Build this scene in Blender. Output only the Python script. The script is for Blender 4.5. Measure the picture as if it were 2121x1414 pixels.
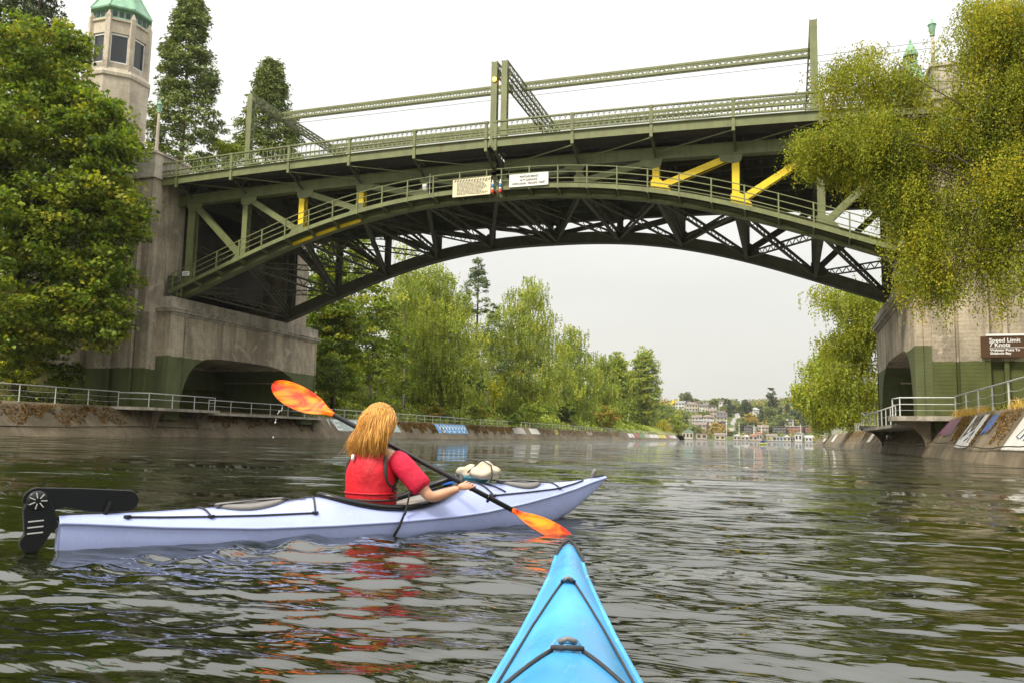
import bpy, math, random
import numpy as np
from mathutils import Vector, Matrix
for o in list(bpy.data.objects): bpy.data.objects.remove(o)
R = math.radians
random.seed(7)
rng = np.random.default_rng(7)
sc = bpy.context.scene
col = sc.collection

# ------------------------------------------------------------------ camera (solved from the vanishing points of the canal)
F, CX, CY = 1700., 1060.5, 707.
VX, VY, ROLL, H = 1635., 912., 0.021, 0.64
def _basis():
    y = np.array([(VX-CX)/F, (VY-CY)/F, 1.]); y /= np.linalg.norm(y)
    p = np.array([(VX-CX-1000)/F, (VY-CY-1000*ROLL)/F, 1.])
    up = np.cross(y, p); up /= np.linalg.norm(up)
    if up[1] > 0: up = -up
    x = np.cross(y, up); x /= np.linalg.norm(x)
    return np.stack([x, y, up])
CM = _basis()
def ray(px, py): return CM @ np.array([(px-CX)/F, (py-CY)/F, 1.])
def onY(px, py, Y):
    d = ray(px, py); return np.array([0, 0, H]) + d*(Y/d[1])
def onX(px, py, X):
    d = ray(px, py); return np.array([0, 0, H]) + d*(X/d[0])
def onZ(px, py, Z):
    d = ray(px, py); return np.array([0, 0, H]) + d*((Z-H)/d[2])
def depth_of(P): return float((CM.T @ (np.array(P)-np.array([0, 0, H])))[2])

cd = bpy.data.cameras.new("camera"); cam = bpy.data.objects.new("camera", cd); col.objects.link(cam)
rgt, upv, bck = CM @ np.array([1, 0, 0]), CM @ np.array([0, -1, 0]), CM @ np.array([0, 0, -1])
m = Matrix.Identity(4)
for i in range(3):
    m[i][0], m[i][1], m[i][2] = rgt[i], upv[i], bck[i]
m[2][3] = H
cam.matrix_world = m
cd.sensor_width = 36; cd.lens = 36*F/2121.; cd.clip_start = 0.05; cd.clip_end = 6000
sc.camera = cam

# ------------------------------------------------------------------ sky, sun, exposure
SUN_EL, SUN_AZ = R(48), R(205)      # hazy sun high behind the camera's left shoulder
w = bpy.data.worlds.new("World"); sc.world = w; w.use_nodes = True
nt = w.node_tree; nt.nodes.clear()
N = nt.nodes.new
out = N('ShaderNodeOutputWorld'); bg = N('ShaderNodeBackground')
sky = N('ShaderNodeTexSky'); sky.sky_type = 'NISHITA'; sky.sun_disc = False
sky.sun_elevation = SUN_EL; sky.sun_rotation = SUN_AZ; sky.dust_density = 4; sky.air_density = 1.2
hsv = N('ShaderNodeHueSaturation'); hsv.inputs['Saturation'].default_value = 0.25
hsv.inputs['Value'].default_value = 0.9
nt.links.new(sky.outputs[0], hsv.inputs['Color'])
tc = N('ShaderNodeTexCoord'); sep = N('ShaderNodeSeparateXYZ'); nt.links.new(tc.outputs['Generated'], sep.inputs[0])
mx = N('ShaderNodeMath'); mx.operation = 'MAXIMUM'; mx.inputs[1].default_value = 0.; nt.links.new(sep.outputs['Z'], mx.inputs[0])
ramp = N('ShaderNodeValToRGB'); nt.links.new(mx.outputs[0], ramp.inputs[0])
ce = ramp.color_ramp.elements       # cloud deck: a little warmer and dimmer at the horizon, brighter overhead
ce[0].position = 0.; ce[0].color = (5.85, 5.76, 5.2, 1)
ce[1].position = 1.; ce[1].color = (20., 20., 19.9, 1)
e = ce.new(.18); e.color = (6.2, 6.16, 5.86, 1)
e = ce.new(.45); e.color = (8.6, 8.55, 8.3, 1)
nz = N('ShaderNodeTexNoise'); nz.inputs['Scale'].default_value = 2.2; nz.inputs['Detail'].default_value = 5
mp = N('ShaderNodeMapping'); mp.inputs['Scale'].default_value = (1, 1, 3.0)
nt.links.new(tc.outputs['Generated'], mp.inputs[0]); nt.links.new(mp.outputs[0], nz.inputs['Vector'])
mr = N('ShaderNodeMapRange'); mr.inputs[1].default_value = .3; mr.inputs[2].default_value = .7
mr.inputs[3].default_value = .95; mr.inputs[4].default_value = 1.05; nt.links.new(nz.outputs[0], mr.inputs[0])
mul = N('ShaderNodeVectorMath'); mul.operation = 'SCALE'
nt.links.new(ramp.outputs[0], mul.inputs[0]); nt.links.new(mr.outputs[0], mul.inputs['Scale'])
mix = N('ShaderNodeMix'); mix.data_type = 'RGBA'; mix.inputs[0].default_value = 0.9
nt.links.new(hsv.outputs[0], mix.inputs[6]); nt.links.new(mul.outputs[0], mix.inputs[7])
nt.links.new(mix.outputs[2], bg.inputs[0]); bg.inputs[1].default_value = 0.105
nt.links.new(bg.outputs[0], out.inputs[0])

sl = bpy.data.lights.new("sun", 'SUN'); sl.energy = 2.9; sl.angle = R(11); sl.color = (1., .90, .74)
so = bpy.data.objects.new("sun", sl); col.objects.link(so)
sd = Vector((math.sin(SUN_AZ)*math.cos(SUN_EL), math.cos(SUN_AZ)*math.cos(SUN_EL), math.sin(SUN_EL)))
so.rotation_euler = sd.to_track_quat('Z', 'Y').to_euler(); so.location = (0, 0, 60)

vs = sc.view_settings
vs.view_transform = 'Standard'; vs.look = 'None'; vs.exposure = 0.48; vs.gamma = 1; vs.use_curve_mapping = False

# ------------------------------------------------------------------ helpers
def tag(o, label=None, cat=None, group=None, kind=None):
    if label: o['label'] = label
    if cat: o['category'] = cat
    if group: o['group'] = group
    if kind: o['kind'] = kind
    return o
def empty(name, loc=(0, 0, 0), rz=0., label=None, cat=None, group=None):
    o = bpy.data.objects.new(name, None); col.objects.link(o)
    o.location = loc; o.rotation_euler = (0, 0, rz); o.empty_display_size = .2
    return tag(o, label, cat, group)
def adopt(o, parent):
    """parent o (built in world coordinates) without moving it"""
    root = parent
    M = Matrix.Identity(4)
    chain = []
    while root is not None: chain.append(root); root = root.parent
    for p in reversed(chain):
        M = M @ p.matrix_parent_inverse @ Matrix.LocRotScale(p.location, p.rotation_euler, p.scale)
    o.parent = parent; o.matrix_parent_inverse = M.inverted()
def V(a): return Vector((float(a[0]), float(a[1]), float(a[2])))
def basis(d, up=(0, 0, 1)):
    d = d.normalized(); u = Vector(up)
    s = d.cross(u)
    if s.length < 1e-4: s = d.cross(Vector((1, 0, 0)))
    s.normalize(); return d, s, s.cross(d).normalized()
class MB:
    def __init__(s): s.v = []; s.f = []
    def add(s, vs, fs):
        b = len(s.v); s.v += [tuple(map(float, q)) for q in vs]; s.f += [tuple(i+b for i in f) for f in fs]; return s
    BF = [(0, 1, 3, 2), (4, 6, 7, 5), (0, 4, 5, 1), (2, 3, 7, 6), (0, 2, 6, 4), (1, 5, 7, 3)]
    def box(s, c, sz, M=None):
        vs = []
        for x in (-.5, .5):
            for y in (-.5, .5):
                for z in (-.5, .5):
                    q = Vector((x*sz[0], y*sz[1], z*sz[2]))
                    if M is not None: q = M @ q
                    vs.append(q + V(c))
        return s.add(vs, s.BF)
    def bb(s, a, b): return s.box([(a[i]+b[i])/2 for i in range(3)], [abs(b[i]-a[i]) for i in range(3)])
    def bar(s, p, q, w_, h_, up=(0, 0, 1)):
        p, q = V(p), V(q); d, sd_, u = basis(q-p, up)
        vs = []
        for e_ in (p, q):
            for a in (-.5, .5):
                for b in (-.5, .5): vs.append(e_+sd_*(a*w_)+u*(b*h_))
        return s.add(vs, s.BF)
    def loft(s, rings, caps=True, close=True):
        n = len(rings[0]); b = len(s.v)
        for r_ in rings: s.v += [tuple(map(float, q)) for q in r_]
        for i in range(len(rings)-1):
            for j in range(n if close else n-1):
                k = (j+1) % n
                s.f.append((b+i*n+j, b+i*n+k, b+(i+1)*n+k, b+(i+1)*n+j))
        if caps:
            s.f.append(tuple(b+j for j in range(n))[::-1]); s.f.append(tuple(b+(len(rings)-1)*n+j for j in range(n)))
        return s
    def tube(s, pts, r, n=8, caps=True, flat=1.):
        pts = [V(p) for p in pts]; rings = []; prev = None
        for i, p in enumerate(pts):
            d = (pts[min(i+1, len(pts)-1)]-pts[max(i-1, 0)])
            if d.length < 1e-9: d = Vector((0, 0, 1))
            d.normalize()
            if prev is None: _, a, b = basis(d)
            else:
                a = prev - d*prev.dot(d)
                if a.length < 1e-4: _, a, _ = basis(d)
                a.normalize(); b = a.cross(d).normalized()
            prev = a
            rr = r[i] if hasattr(r, '__len__') else r
            rings.append([p+a*(math.cos(t)*rr)+b*(math.sin(t)*rr*flat) for t in [2*math.pi*k/n for k in range(n)]])
        return s.loft(rings, caps)
    def prism(s, poly, off):
        n = len(poly); o_ = Vector(off)
        vs = [V(p) for p in poly]; vs += [p+o_ for p in vs]
        fs = [tuple(range(n))[::-1], tuple(range(n, 2*n))] + [(i, (i+1) % n, n+(i+1) % n, n+i) for i in range(n)]
        return s.add(vs, fs)
    def lathe(s, c, prof, n=16, axis=(0, 0, 1)):
        d, a, b = basis(Vector(axis), (0, 1, 0) if abs(axis[2]) > .9 else (0, 0, 1))
        rings = [[V(c)+d*z+a*(math.cos(t)*r_)+b*(math.sin(t)*r_) for t in [2*math.pi*k/n for k in range(n)]] for r_, z in prof]
        return s.loft(rings, True)
    def lattice(s, p, q, dep, wid, up=(0, 0, 1), fl=.1, pitch=None, lace=.05, both=False):
        """two flanges joined by zigzag lacing"""
        p, q = V(p), V(q); d, sd_, u = basis(q-p, up); L = (q-p).length
        for k in (-1, 1): s.bar(p+u*(k*(dep-fl)/2), q+u*(k*(dep-fl)/2), wid, fl, up)
        n = max(2, int(round(L/(pitch or dep*.8)))); sides = (-.42, .42) if both else (0.,)
        for sdx in sides:
            for i in range(n):
                k = 1 if i % 2 else -1
                a = p+d*(L*i/n)+u*(k*(dep-fl)/2)+sd_*(wid*sdx); b = p+d*(L*(i+1)/n)-u*(k*(dep-fl)/2)+sd_*(wid*sdx)
                s.bar(a, b, min(.02+wid*.1, .06), lace, up)
        return s
    def build(s, name, mat, parent=None, smooth=False, world=True, bevel=0):
        me = bpy.data.meshes.new(name); me.from_pydata(s.v, [], s.f); me.update()
        if smooth:
            me.polygons.foreach_set('use_smooth', [True]*len(me.polygons))
        if mat is not None: me.materials.append(mat)
        o = bpy.data.objects.new(name, me); col.objects.link(o)
        if parent is not None:
            if world: adopt(o, parent)
            else: o.parent = parent
        if bevel:
            b = o.modifiers.new('bevel', 'BEVEL'); b.width = bevel; b.segments = 2; b.limit_method = 'ANGLE'
        return o
def sub(o, lv=2):
    m_ = o.modifiers.new('smooth', 'SUBSURF'); m_.levels = lv; m_.render_levels = lv; return o

# ------------------------------------------------------------------ procedural materials
def newmat(name):
    m_ = bpy.data.materials.new(name); m_.use_nodes = True; t = m_.node_tree; t.nodes.clear()
    o = t.nodes.new('ShaderNodeOutputMaterial'); b = t.nodes.new('ShaderNodeBsdfPrincipled'); t.links.new(b.outputs[0], o.inputs[0])
    return m_, t, b, o
def noise(t, scale, detail=4, vec=None, rough=.55, dist=0.):
    n = t.nodes.new('ShaderNodeTexNoise'); n.inputs['Scale'].default_value = scale; n.inputs['Detail'].default_value = detail
    n.inputs['Roughness'].default_value = rough; n.inputs['Distortion'].default_value = dist
    if vec is not None: t.links.new(vec, n.inputs['Vector'])
    return n
def position(t, sc_=(1, 1, 1), obj=False):
    if obj:
        g = t.nodes.new('ShaderNodeTexCoord'); o = g.outputs['Object']
    else:
        g = t.nodes.new('ShaderNodeNewGeometry'); o = g.outputs['Position']
    mp_ = t.nodes.new('ShaderNodeMapping'); mp_.inputs['Scale'].default_value = sc_; t.links.new(o, mp_.inputs[0]); return mp_.outputs[0]
def rmp(t, fac, stops, interp='LINEAR'):
    r_ = t.nodes.new('ShaderNodeValToRGB'); t.links.new(fac, r_.inputs[0]); el = r_.color_ramp.elements; r_.color_ramp.interpolation = interp
    for i, (p, c) in enumerate(stops):
        x = el[i] if i < 2 else el.new(p)
        x.position = p; x.color = (c[0], c[1], c[2], 1) if hasattr(c, '__len__') else (c, c, c, 1)
    return r_.outputs[0]
def mixc(t, fac, a, b, mode='MIX'):
    x = t.nodes.new('ShaderNodeMix'); x.data_type = 'RGBA'; x.blend_type = mode
    for sck, v in ((0, fac), (6, a), (7, b)):
        if hasattr(v, 'is_linked'): t.links.new(v, x.inputs[sck])
        else: x.inputs[sck].default_value = v if sck == 0 else (v[0], v[1], v[2], 1)
    return x.outputs[2]
def bump(t, b, h, strength, dist):
    n = t.nodes.new('ShaderNodeBump'); n.inputs['Strength'].default_value = strength; n.inputs['Distance'].default_value = dist
    t.links.new(h, n.inputs['Height']); t.links.new(n.outputs[0], b.inputs['Normal']); return n
def sc3(c, k): return tuple(min(1, x*k) for x in c)
def pmat(name, c, rough=.6, var=.22, scale=2., bmp=0., bscale=40., streak=0., dirt=(.12, .10, .07), metal=0., spec=.5, obj=False, coat=0.):
    m_, t, b, o = newmat(name)
    p = position(t, obj=obj)
    n1 = noise(t, scale, 6, p)
    cc = rmp(t, n1.outputs[0], [(.3, sc3(c, 1-var)), (.7, sc3(c, 1+var*.7))])
    if streak:
        n2 = noise(t, 1., 6, position(t, (3.5, 3.5, .35), obj), .6, .3)
        f = rmp(t, n2.outputs[0], [(.5, 0.), (.75, streak)])
        cc = mixc(t, f, cc, dirt)
    t.links.new(cc, b.inputs['Base Color'])
    b.inputs['Roughness'].default_value = rough; b.inputs['Metallic'].default_value = metal
    b.inputs['Specular IOR Level'].default_value = spec; b.inputs['Coat Weight'].default_value = coat
    if bmp: bump(t, b, noise(t, bscale, 5, p).outputs[0], bmp, .02)
    return m_
def concrete(name, base=(.50, .425, .315), paint=None, dark=.55, lichen=.3, form=True):
    """board-marked, stained concrete; paint = (height, colour) is the green coat brushed on below that height"""
    m_, t, b, o = newmat(name)
    p = position(t)
    big = noise(t, .35, 5, p, .6)
    cc = rmp(t, big.outputs[0], [(.38, sc3(base, .48)), (.5, base), (.63, sc3(base, 1.32))])
    st = noise(t, 1., 8, position(t, (1.3, 1.3, .13)), .7, .6)
    cc = mixc(t, rmp(t, st.outputs[0], [(.46, 0.), (.62, min(.9, dark*1.3))]), cc, (.085, .07, .05))
    sp = noise(t, .55, 7, p, .7, 1.2)
    cc = mixc(t, rmp(t, sp.outputs[0], [(.575, 0.), (.60, .6)]), cc, sc3(base, 1.45))
    bl_ = noise(t, 1., 4, position(t, (.5, .5, 5.)), .6)
    cc = mixc(t, rmp(t, bl_.outputs[0], [(.5, 0.), (.7, .35)]), cc, sc3(base, .45))
    fine = noise(t, 9., 6, p)
    cc = mixc(t, .35, cc, rmp(t, fine.outputs[0], [(.3, sc3(base, .6)), (.7, sc3(base, 1.3))]))
    hgt = fine.outputs[0]
    if paint:
        se = t.nodes.new('ShaderNodeSeparateXYZ'); t.links.new(p, se.inputs[0])
        nn = noise(t, 2.5, 3, p)
        a = t.nodes.new('ShaderNodeMath'); a.operation = 'MULTIPLY_ADD'; a.inputs[1].default_value = .16
        t.links.new(nn.outputs[0], a.inputs[0]); t.links.new(se.outputs['Z'], a.inputs[2])
        l = t.nodes.new('ShaderNodeMath'); l.operation = 'LESS_THAN'; l.inputs[1].default_value = paint[0]+.08; t.links.new(a.outputs[0], l.inputs[0])
        g = rmp(t, noise(t, 1.2, 5, position(t, (1, 1, .4))).outputs[0], [(.3, sc3(paint[1], .78)), (.7, sc3(paint[1], 1.15))])
        cc = mixc(t, l.outputs[0], cc, g)
    t.links.new(cc, b.inputs['Base Color']); b.inputs['Roughness'].default_value = .85; b.inputs['Specular IOR Level'].default_value = .25
    if form:
        wv = t.nodes.new('ShaderNodeTexWave'); wv.bands_direction = 'Z'; wv.inputs['Scale'].default_value = 1.6; wv.inputs['Distortion'].default_value = .6
        t.links.new(p, wv.inputs['Vector'])
        ad = t.nodes.new('ShaderNodeMath'); ad.operation = 'MULTIPLY_ADD'; ad.inputs[1].default_value = .25
        t.links.new(wv.outputs['Fac'], ad.inputs[0]); t.links.new(hgt, ad.inputs[2]); hgt = ad.outputs[0]
    bump(t, b, hgt, .5, .03)
    return m_
def leafmat(name, trans=.35):
    m_, t, b, o = newmat(name)
    a = t.nodes.new('ShaderNodeAttribute'); a.attribute_name = 'tint'
    t.links.new(a.outputs['Color'], b.inputs['Base Color']); b.inputs['Roughness'].default_value = .55; b.inputs['Specular IOR Level'].default_value = .25
    tr = t.nodes.new('ShaderNodeBsdfTranslucent')
    g = mixc(t, 1., a.outputs['Color'], (1.25, 1.3, .55), 'MULTIPLY'); t.links.new(g, tr.inputs[0])
    ms = t.nodes.new('ShaderNodeMixShader'); ms.inputs[0].default_value = trans
    t.links.new(b.outputs[0], ms.inputs[1]); t.links.new(tr.outputs[0], ms.inputs[2]); t.links.new(ms.outputs[0], o.inputs[0])
    return m_
M = {}
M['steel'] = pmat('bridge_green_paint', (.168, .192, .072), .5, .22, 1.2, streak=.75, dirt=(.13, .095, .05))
M['steel_dark'] = pmat('bridge_green_shaded', (.085, .09, .052), .7, .25, 1.5, streak=.5, dirt=(.07, .055, .035))  # bridge green again, shade of underside and inner members put into the colour
M['yellow'] = pmat('safety_yellow', (.86, .62, .01), .5, .1, 2., streak=.25, dirt=(.45, .32, .05))
M['deck'] = pmat('deck_grating', (.06, .055, .05), .8, .3, 3.)
M['conc_block'] = concrete('pier_concrete', paint=(5.75, (.125, .145, .062)))
M['conc_pyl'] = concrete('pylon_concrete', (.42, .36, .27), paint=(4.75, (.09, .105, .034)))
M['conc_dark'] = concrete('shaded_concrete', (.10, .09, .075), dark=.5)  # concrete coloured dark to paint in the shade inside the piers
M['conc'] = concrete('plain_concrete', (.46, .415, .335))
M['stone'] = concrete('cast_stone', (.52, .455, .36), dark=.3, form=False)
M['copper'] = pmat('verdigris_copper', (.23, .42, .28), .6, .25, 1.5, streak=.5, dirt=(.10, .20, .14))
M['galv'] = pmat('galvanised_rail', (.62, .63, .61), .45, .2, 5.)
M['dark_glass'] = pmat('window_glass', (.035, .04, .045), .08, .1, 1.)
M['white'] = pmat('white_paint', (.78, .78, .75), .5, .08, 3., streak=.2, dirt=(.4, .38, .33))
M['cream'] = pmat('cream_paint', (.78, .70, .46), .5, .08, 3., streak=.15, dirt=(.5, .42, .25))
M['ink'] = pmat('sign_ink', (.05, .05, .05), .6, .1)
M['brown'] = pmat('brown_sign', (.075, .035, .012), .45, .1)
M['bark'] = pmat('bark', (.10, .075, .05), .9, .4, 6., .4, 20.)
M['birch_bark'] = pmat('birch_bark', (.42, .38, .31), .8, .5, 3., .3, 15.)
M['black'] = pmat('black_plastic', (.006, .006, .007), .34, .2, 20.)
M['red'] = pmat('red_paint', (.6, .02, .015), .4, .1)
M['blue_p'] = pmat('blue_paint', (.05, .22, .45), .4, .1)
M['leaf'] = leafmat('leaf')
M['needle'] = leafmat('needle', .12)
# ------------------------------------------------------------------ water
def water():
    a0 = math.atan2(ray(CX, CY)[0], ray(CX, CY)[1])
    ang = np.concatenate([np.linspace(-math.pi, -R(42), 46)[:-1], np.linspace(-R(42), R(42), 560), np.linspace(R(42), math.pi, 46)[1:]]) + a0
    pr = np.arange(300, 3, -.68)
    rad = np.concatenate([[.05, .6, 1.1, 1.4, 1.6], .64*821/pr, np.geomspace(180, 1500, 40)])
    rad = np.sort(rad[rad > 0])
    dr = np.gradient(rad)
    X = np.outer(rad, np.sin(ang)); Y = np.outer(rad, np.cos(ang)); Z = np.zeros_like(X)
    r2 = np.random.default_rng(3)
    n = 84
    lam = np.geomspace(.095, 1.6, n)
    for l in lam:
        th = a0 + R(12) + r2.normal(0, .34) + (R(48)*r2.choice([-1, 1]) if r2.random() < .12 else 0)
        k = 2*math.pi/l
        ak = .0225 if l < .5 else .0115
        fade = np.clip((l/dr-2.0)/2.0, 0, 1)[:, None]
        ph = k*(X*math.sin(th)+Y*math.cos(th)) + r2.uniform(0, 6.28)
        g = 1+.55*np.sin(X*r2.uniform(.1, .5)+Y*r2.uniform(.1, .4)+r2.uniform(0, 6))
        Z += fade*g*(ak/k)*(np.sin(ph)+.18*np.sin(2*ph+1.4))
    # the paddler's wake: short ripples fanning out behind the stern
    S = np.array([-3.62, 3.38]); u = np.array([.545, .838])
    al = (X-S[0])*u[0]+(Y-S[1])*u[1]; pe = (X-S[0])*u[1]-(Y-S[1])*u[0]
    env = np.exp(-(np.abs(pe)-.35-.25*np.clip(1.5-al, 0, 9))**2/.05)*np.clip((2.8-al)/1.5, 0, 1)*np.clip((al+6)/5, 0, 1)
    Z += .016*env*np.sin(14*al+10*np.abs(pe))*np.clip((.25/np.maximum(dr, .01))[:, None]-.5, 0, 1)
    nr, na = X.shape
    idx = np.arange(nr*na).reshape(nr, na)
    nxt = np.roll(idx, -1, 1)
    q = np.stack([idx[:-1, :-1], idx[1:, :-1], idx[1:, 1:], idx[:-1, 1:]], -1).reshape(-1, 4)
    me = bpy.data.meshes.new('water'); vs_ = np.stack([X, Y, Z], -1).reshape(-1, 3)
    me.vertices.add(len(vs_)); me.vertices.foreach_set('co', vs_.ravel())
    me.loops.add(q.size); me.loops.foreach_set('vertex_index', q[:, ::-1].ravel().astype(np.int32))
    me.polygons.add(len(q)); me.polygons.foreach_set('loop_start', np.arange(0, q.size, 4, dtype=np.int32)); me.polygons.foreach_set('loop_total', np.full(len(q), 4, np.int32))
    me.polygons.foreach_set('use_smooth', np.ones(len(q), bool)); me.update(calc_edges=True)
    m_, t, b, o = newmat('canal_water')
    p = position(t, (1, 1, 1))
    n1 = noise(t, .6, 3, p)
    t.links.new(rmp(t, n1.outputs[0], [(.35, (.006, .008, .002)), (.7, (.012, .015, .003))]), b.inputs['Base Color'])
    b.inputs['Roughness'].default_value = .02; b.inputs['IOR'].default_value = 2.05
    rot = t.nodes.new('ShaderNodeMapping'); rot.inputs['Rotation'].default_value = (0, 0, -a0-R(12)); rot.inputs['Scale'].default_value = (.7, 2.6, 1.)
    t.links.new(p, rot.inputs[0])
    n2 = noise(t, .085, 8, rot.outputs[0], .5, .3)
    n3 = noise(t, 5., 2, rot.outputs[0], .5, .4)
    ad = t.nodes.new('ShaderNodeMath'); ad.operation = 'MULTIPLY_ADD'; ad.inputs[1].default_value = .012
    t.links.new(n3.outputs[0], ad.inputs[0]); t.links.new(n2.outputs[0], ad.inputs[2])
    ln_ = t.nodes.new('ShaderNodeVectorMath'); ln_.operation = 'LENGTH'; t.links.new(p, ln_.inputs[0])      # fine chop takes over where the mesh waves end
    mr_ = t.nodes.new('ShaderNodeMapRange'); mr_.inputs[1].default_value = 4.; mr_.inputs[2].default_value = 40.; mr_.inputs[3].default_value = .36; mr_.inputs[4].default_value = 1.3
    t.links.new(ln_.outputs['Value'], mr_.inputs[0])
    mm_ = t.nodes.new('ShaderNodeMath'); mm_.operation = 'MULTIPLY'; t.links.new(ad.outputs[0], mm_.inputs[0]); t.links.new(mr_.outputs[0], mm_.inputs[1])
    bn = bump(t, b, mm_.outputs[0], 1., 1.)
    # small waves too fine for the mesh far out: random facet slopes
    n5 = noise(t, .55, 4, rot.outputs[0], .6, .3)
    cn = t.nodes.new('ShaderNodeVectorMath'); cn.operation = 'SUBTRACT'; cn.inputs[1].default_value = (.5, .5, .5); t.links.new(n5.outputs['Color'], cn.inputs[0])
    an = t.nodes.new('ShaderNodeVectorMath'); an.operation = 'MULTIPLY'; an.inputs[1].default_value = (.9, 2.3, 0.); t.links.new(cn.outputs[0], an.inputs[0])
    m2 = t.nodes.new('ShaderNodeMapRange'); m2.inputs[1].default_value = 5.; m2.inputs[2].default_value = 26.; m2.inputs[3].default_value = .07; m2.inputs[4].default_value = 1.; t.links.new(ln_.outputs['Value'], m2.inputs[0])
    s2 = t.nodes.new('ShaderNodeVectorMath'); s2.operation = 'SCALE'; t.links.new(an.outputs[0], s2.inputs[0]); t.links.new(m2.outputs[0], s2.inputs['Scale'])
    a2_ = t.nodes.new('ShaderNodeVectorMath'); a2_.operation = 'ADD'; t.links.new(bn.outputs[0], a2_.inputs[0]); t.links.new(s2.outputs[0], a2_.inputs[1])
    nm = t.nodes.new('ShaderNodeVectorMath'); nm.operation = 'NORMALIZE'; t.links.new(a2_.outputs[0], nm.inputs[0]); t.links.new(nm.outputs[0], b.inputs['Normal'])
    me.materials.append(m_)
    ob = bpy.data.objects.new('water', me); col.objects.link(ob); tag(ob, kind='structure')
water()

# ------------------------------------------------------------------ ground
def gridmesh(name, xs, ys, zf, mat, kind='structure'):
    Xg, Yg = np.meshgrid(xs, ys, indexing='ij'); Zg = np.vectorize(zf)(Xg, Yg)
    nx, ny = Xg.shape; idx = np.arange(nx*ny).reshape(nx, ny)
    q = np.stack([idx[:-1, :-1], idx[1:, :-1], idx[1:, 1:], idx[:-1, 1:]], -1).reshape(-1, 4)
    me = bpy.data.meshes.new(name); me.from_pydata(np.stack([Xg, Yg, Zg], -1).reshape(-1, 3).tolist(), [], q.tolist()); me.update()
    me.polygons.foreach_set('use_smooth', [True]*len(me.polygons)); me.materials.append(mat)
    o = bpy.data.objects.new(name, me); col.objects.link(o); tag(o, kind=kind); return o
def groundmat(name, stops, scale=.5, bmp=.6):
    m_, t, b, o = newmat(name); p = position(t)
    n1 = noise(t, scale, 8, p, .65, .5)
    n2 = noise(t, scale*12, 5, p, .6)
    c = mixc(t, .4, rmp(t, n1.outputs[0], stops), rmp(t, n2.outputs[0], stops))
    t.links.new(c, b.inputs['Base Color']); b.inputs['Roughness'].default_value = .95; b.inputs['Specular IOR Level'].default_value = .1
    bump(t, b, n2.outputs[0], bmp, .15); return m_
M['bank'] = groundmat('bank_earth', [(.3, (.05, .055, .02)), (.5, (.10, .11, .035)), (.62, (.20, .16, .065)), (.8, (.26, .2, .09))])
M['grass'] = groundmat('park_grass', [(.3, (.15, .18, .03)), (.6, (.24, .27, .045)), (.8, (.34, .29, .08))], .2)
M['hill'] = groundmat('far_hill_ground', [(.3, (.05, .07, .025)), (.55, (.10, .12, .04)), (.8, (.2, .18, .08))], .05)
def smooth(a, b, x):
    t = min(1, max(0, (x-a)/(b-a))); return t*t*(3-2*t)
def wob(x, y): return math.sin(x*.31+y*.17)*math.sin(y*.23-x*.11)+.5*math.sin(x*.9+y*.7)*math.sin(y*.83-.6*x)
def zleft(X, Y):
    d = -X-44.2
    hm = 2.0 + (11.5-8.6*smooth(190, 300, Y)-2.9*smooth(330, 420, Y))
    z = 2.0 + max(0, d-2.0)*.58
    z = hm - max(0, hm-z) if z < hm else hm + min(4, (z-hm)*.12)*(1-smooth(250, 330, Y))
    z += .25*wob(X, Y)*min(1, max(0, (d-2)/4))
    return z - 6*smooth(366, 380, Y)
def zright(X, Y):
    d = X-8.5
    z = 2.0 + min(10.5, max(0, d-2.0)*.55)
    z += .25*wob(X, Y)*min(1, max(0, (d-2)/4))
    return z - 12*smooth(225, 300, Y)
ys_ = np.concatenate([np.arange(-40, 120, 2.), np.arange(120, 391, 5.)])
gridmesh('left_bank', -np.concatenate([[43.9, 44.2], np.arange(45, 80, 1.6), np.arange(80, 400, 20.)]), ys_, zleft, M['bank'])
gridmesh('right_bank', np.concatenate([[8.3, 8.6], np.arange(9.4, 45, 1.6), np.arange(46, 300, 20.)]), ys_[ys_ < 310], zright, M['bank'])
def zfar(X, Y):
    return -1.5 + .166*max(0, min(Y, 905+30*math.sin(X*.012)) - 648) + 2.*wob(X*.06, Y*.06) + (.01*(Y-905) if Y > 905 else 0)
gridmesh('far_hillside', np.arange(-900, 901, 22.), np.concatenate([np.arange(640, 960, 9.), np.arange(960, 1500, 60.)]), zfar, M['hill'])
gm = gridmesh('grass_slope', -np.concatenate([np.arange(44.4, 80, 2.)]), np.arange(272, 372, 6.), lambda X, Y: zleft(X, Y)+.05+.9*smooth(46, 60, -X), M['grass'])

# ------------------------------------------------------------------ sloping concrete canal walls
M['wall'] = concrete('canal_wall_concrete', (.20, .16, .105), dark=.8, form=False)
def canal_wall(prof, ys, label):
    mb = MB(); mb.loft([[(x+.04*math.sin(y*.7+i), y, z) for i, (x, z) in enumerate(prof)] for y in ys], caps=True, close=True)
    o = mb.build('canal_wall', M['wall']); tag(o, label, 'wall'); return o
wysL = list(np.arange(-40, 336, 3.))
wysR = list(np.arange(-40, 230, 3.))
wl = canal_wall([(-40.6, -1.2), (-41.55, 0.), (-41.95, .5), (-42.85, 1.85), (-43.0, 2.0), (-44.6, 2.02), (-44.6, -1.2)], wysL, 'long sloping concrete canal wall with painted panels below the birch bank')
wr = canal_wall([(5.4, -1.2), (6.38, 0.), (6.6, .5), (7.5, 1.85), (7.65, 1.98), (9.0, 2.0), (9.0, -1.2)], wysR, 'sloping concrete canal wall with white graffiti panels under the speed sign')
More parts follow.
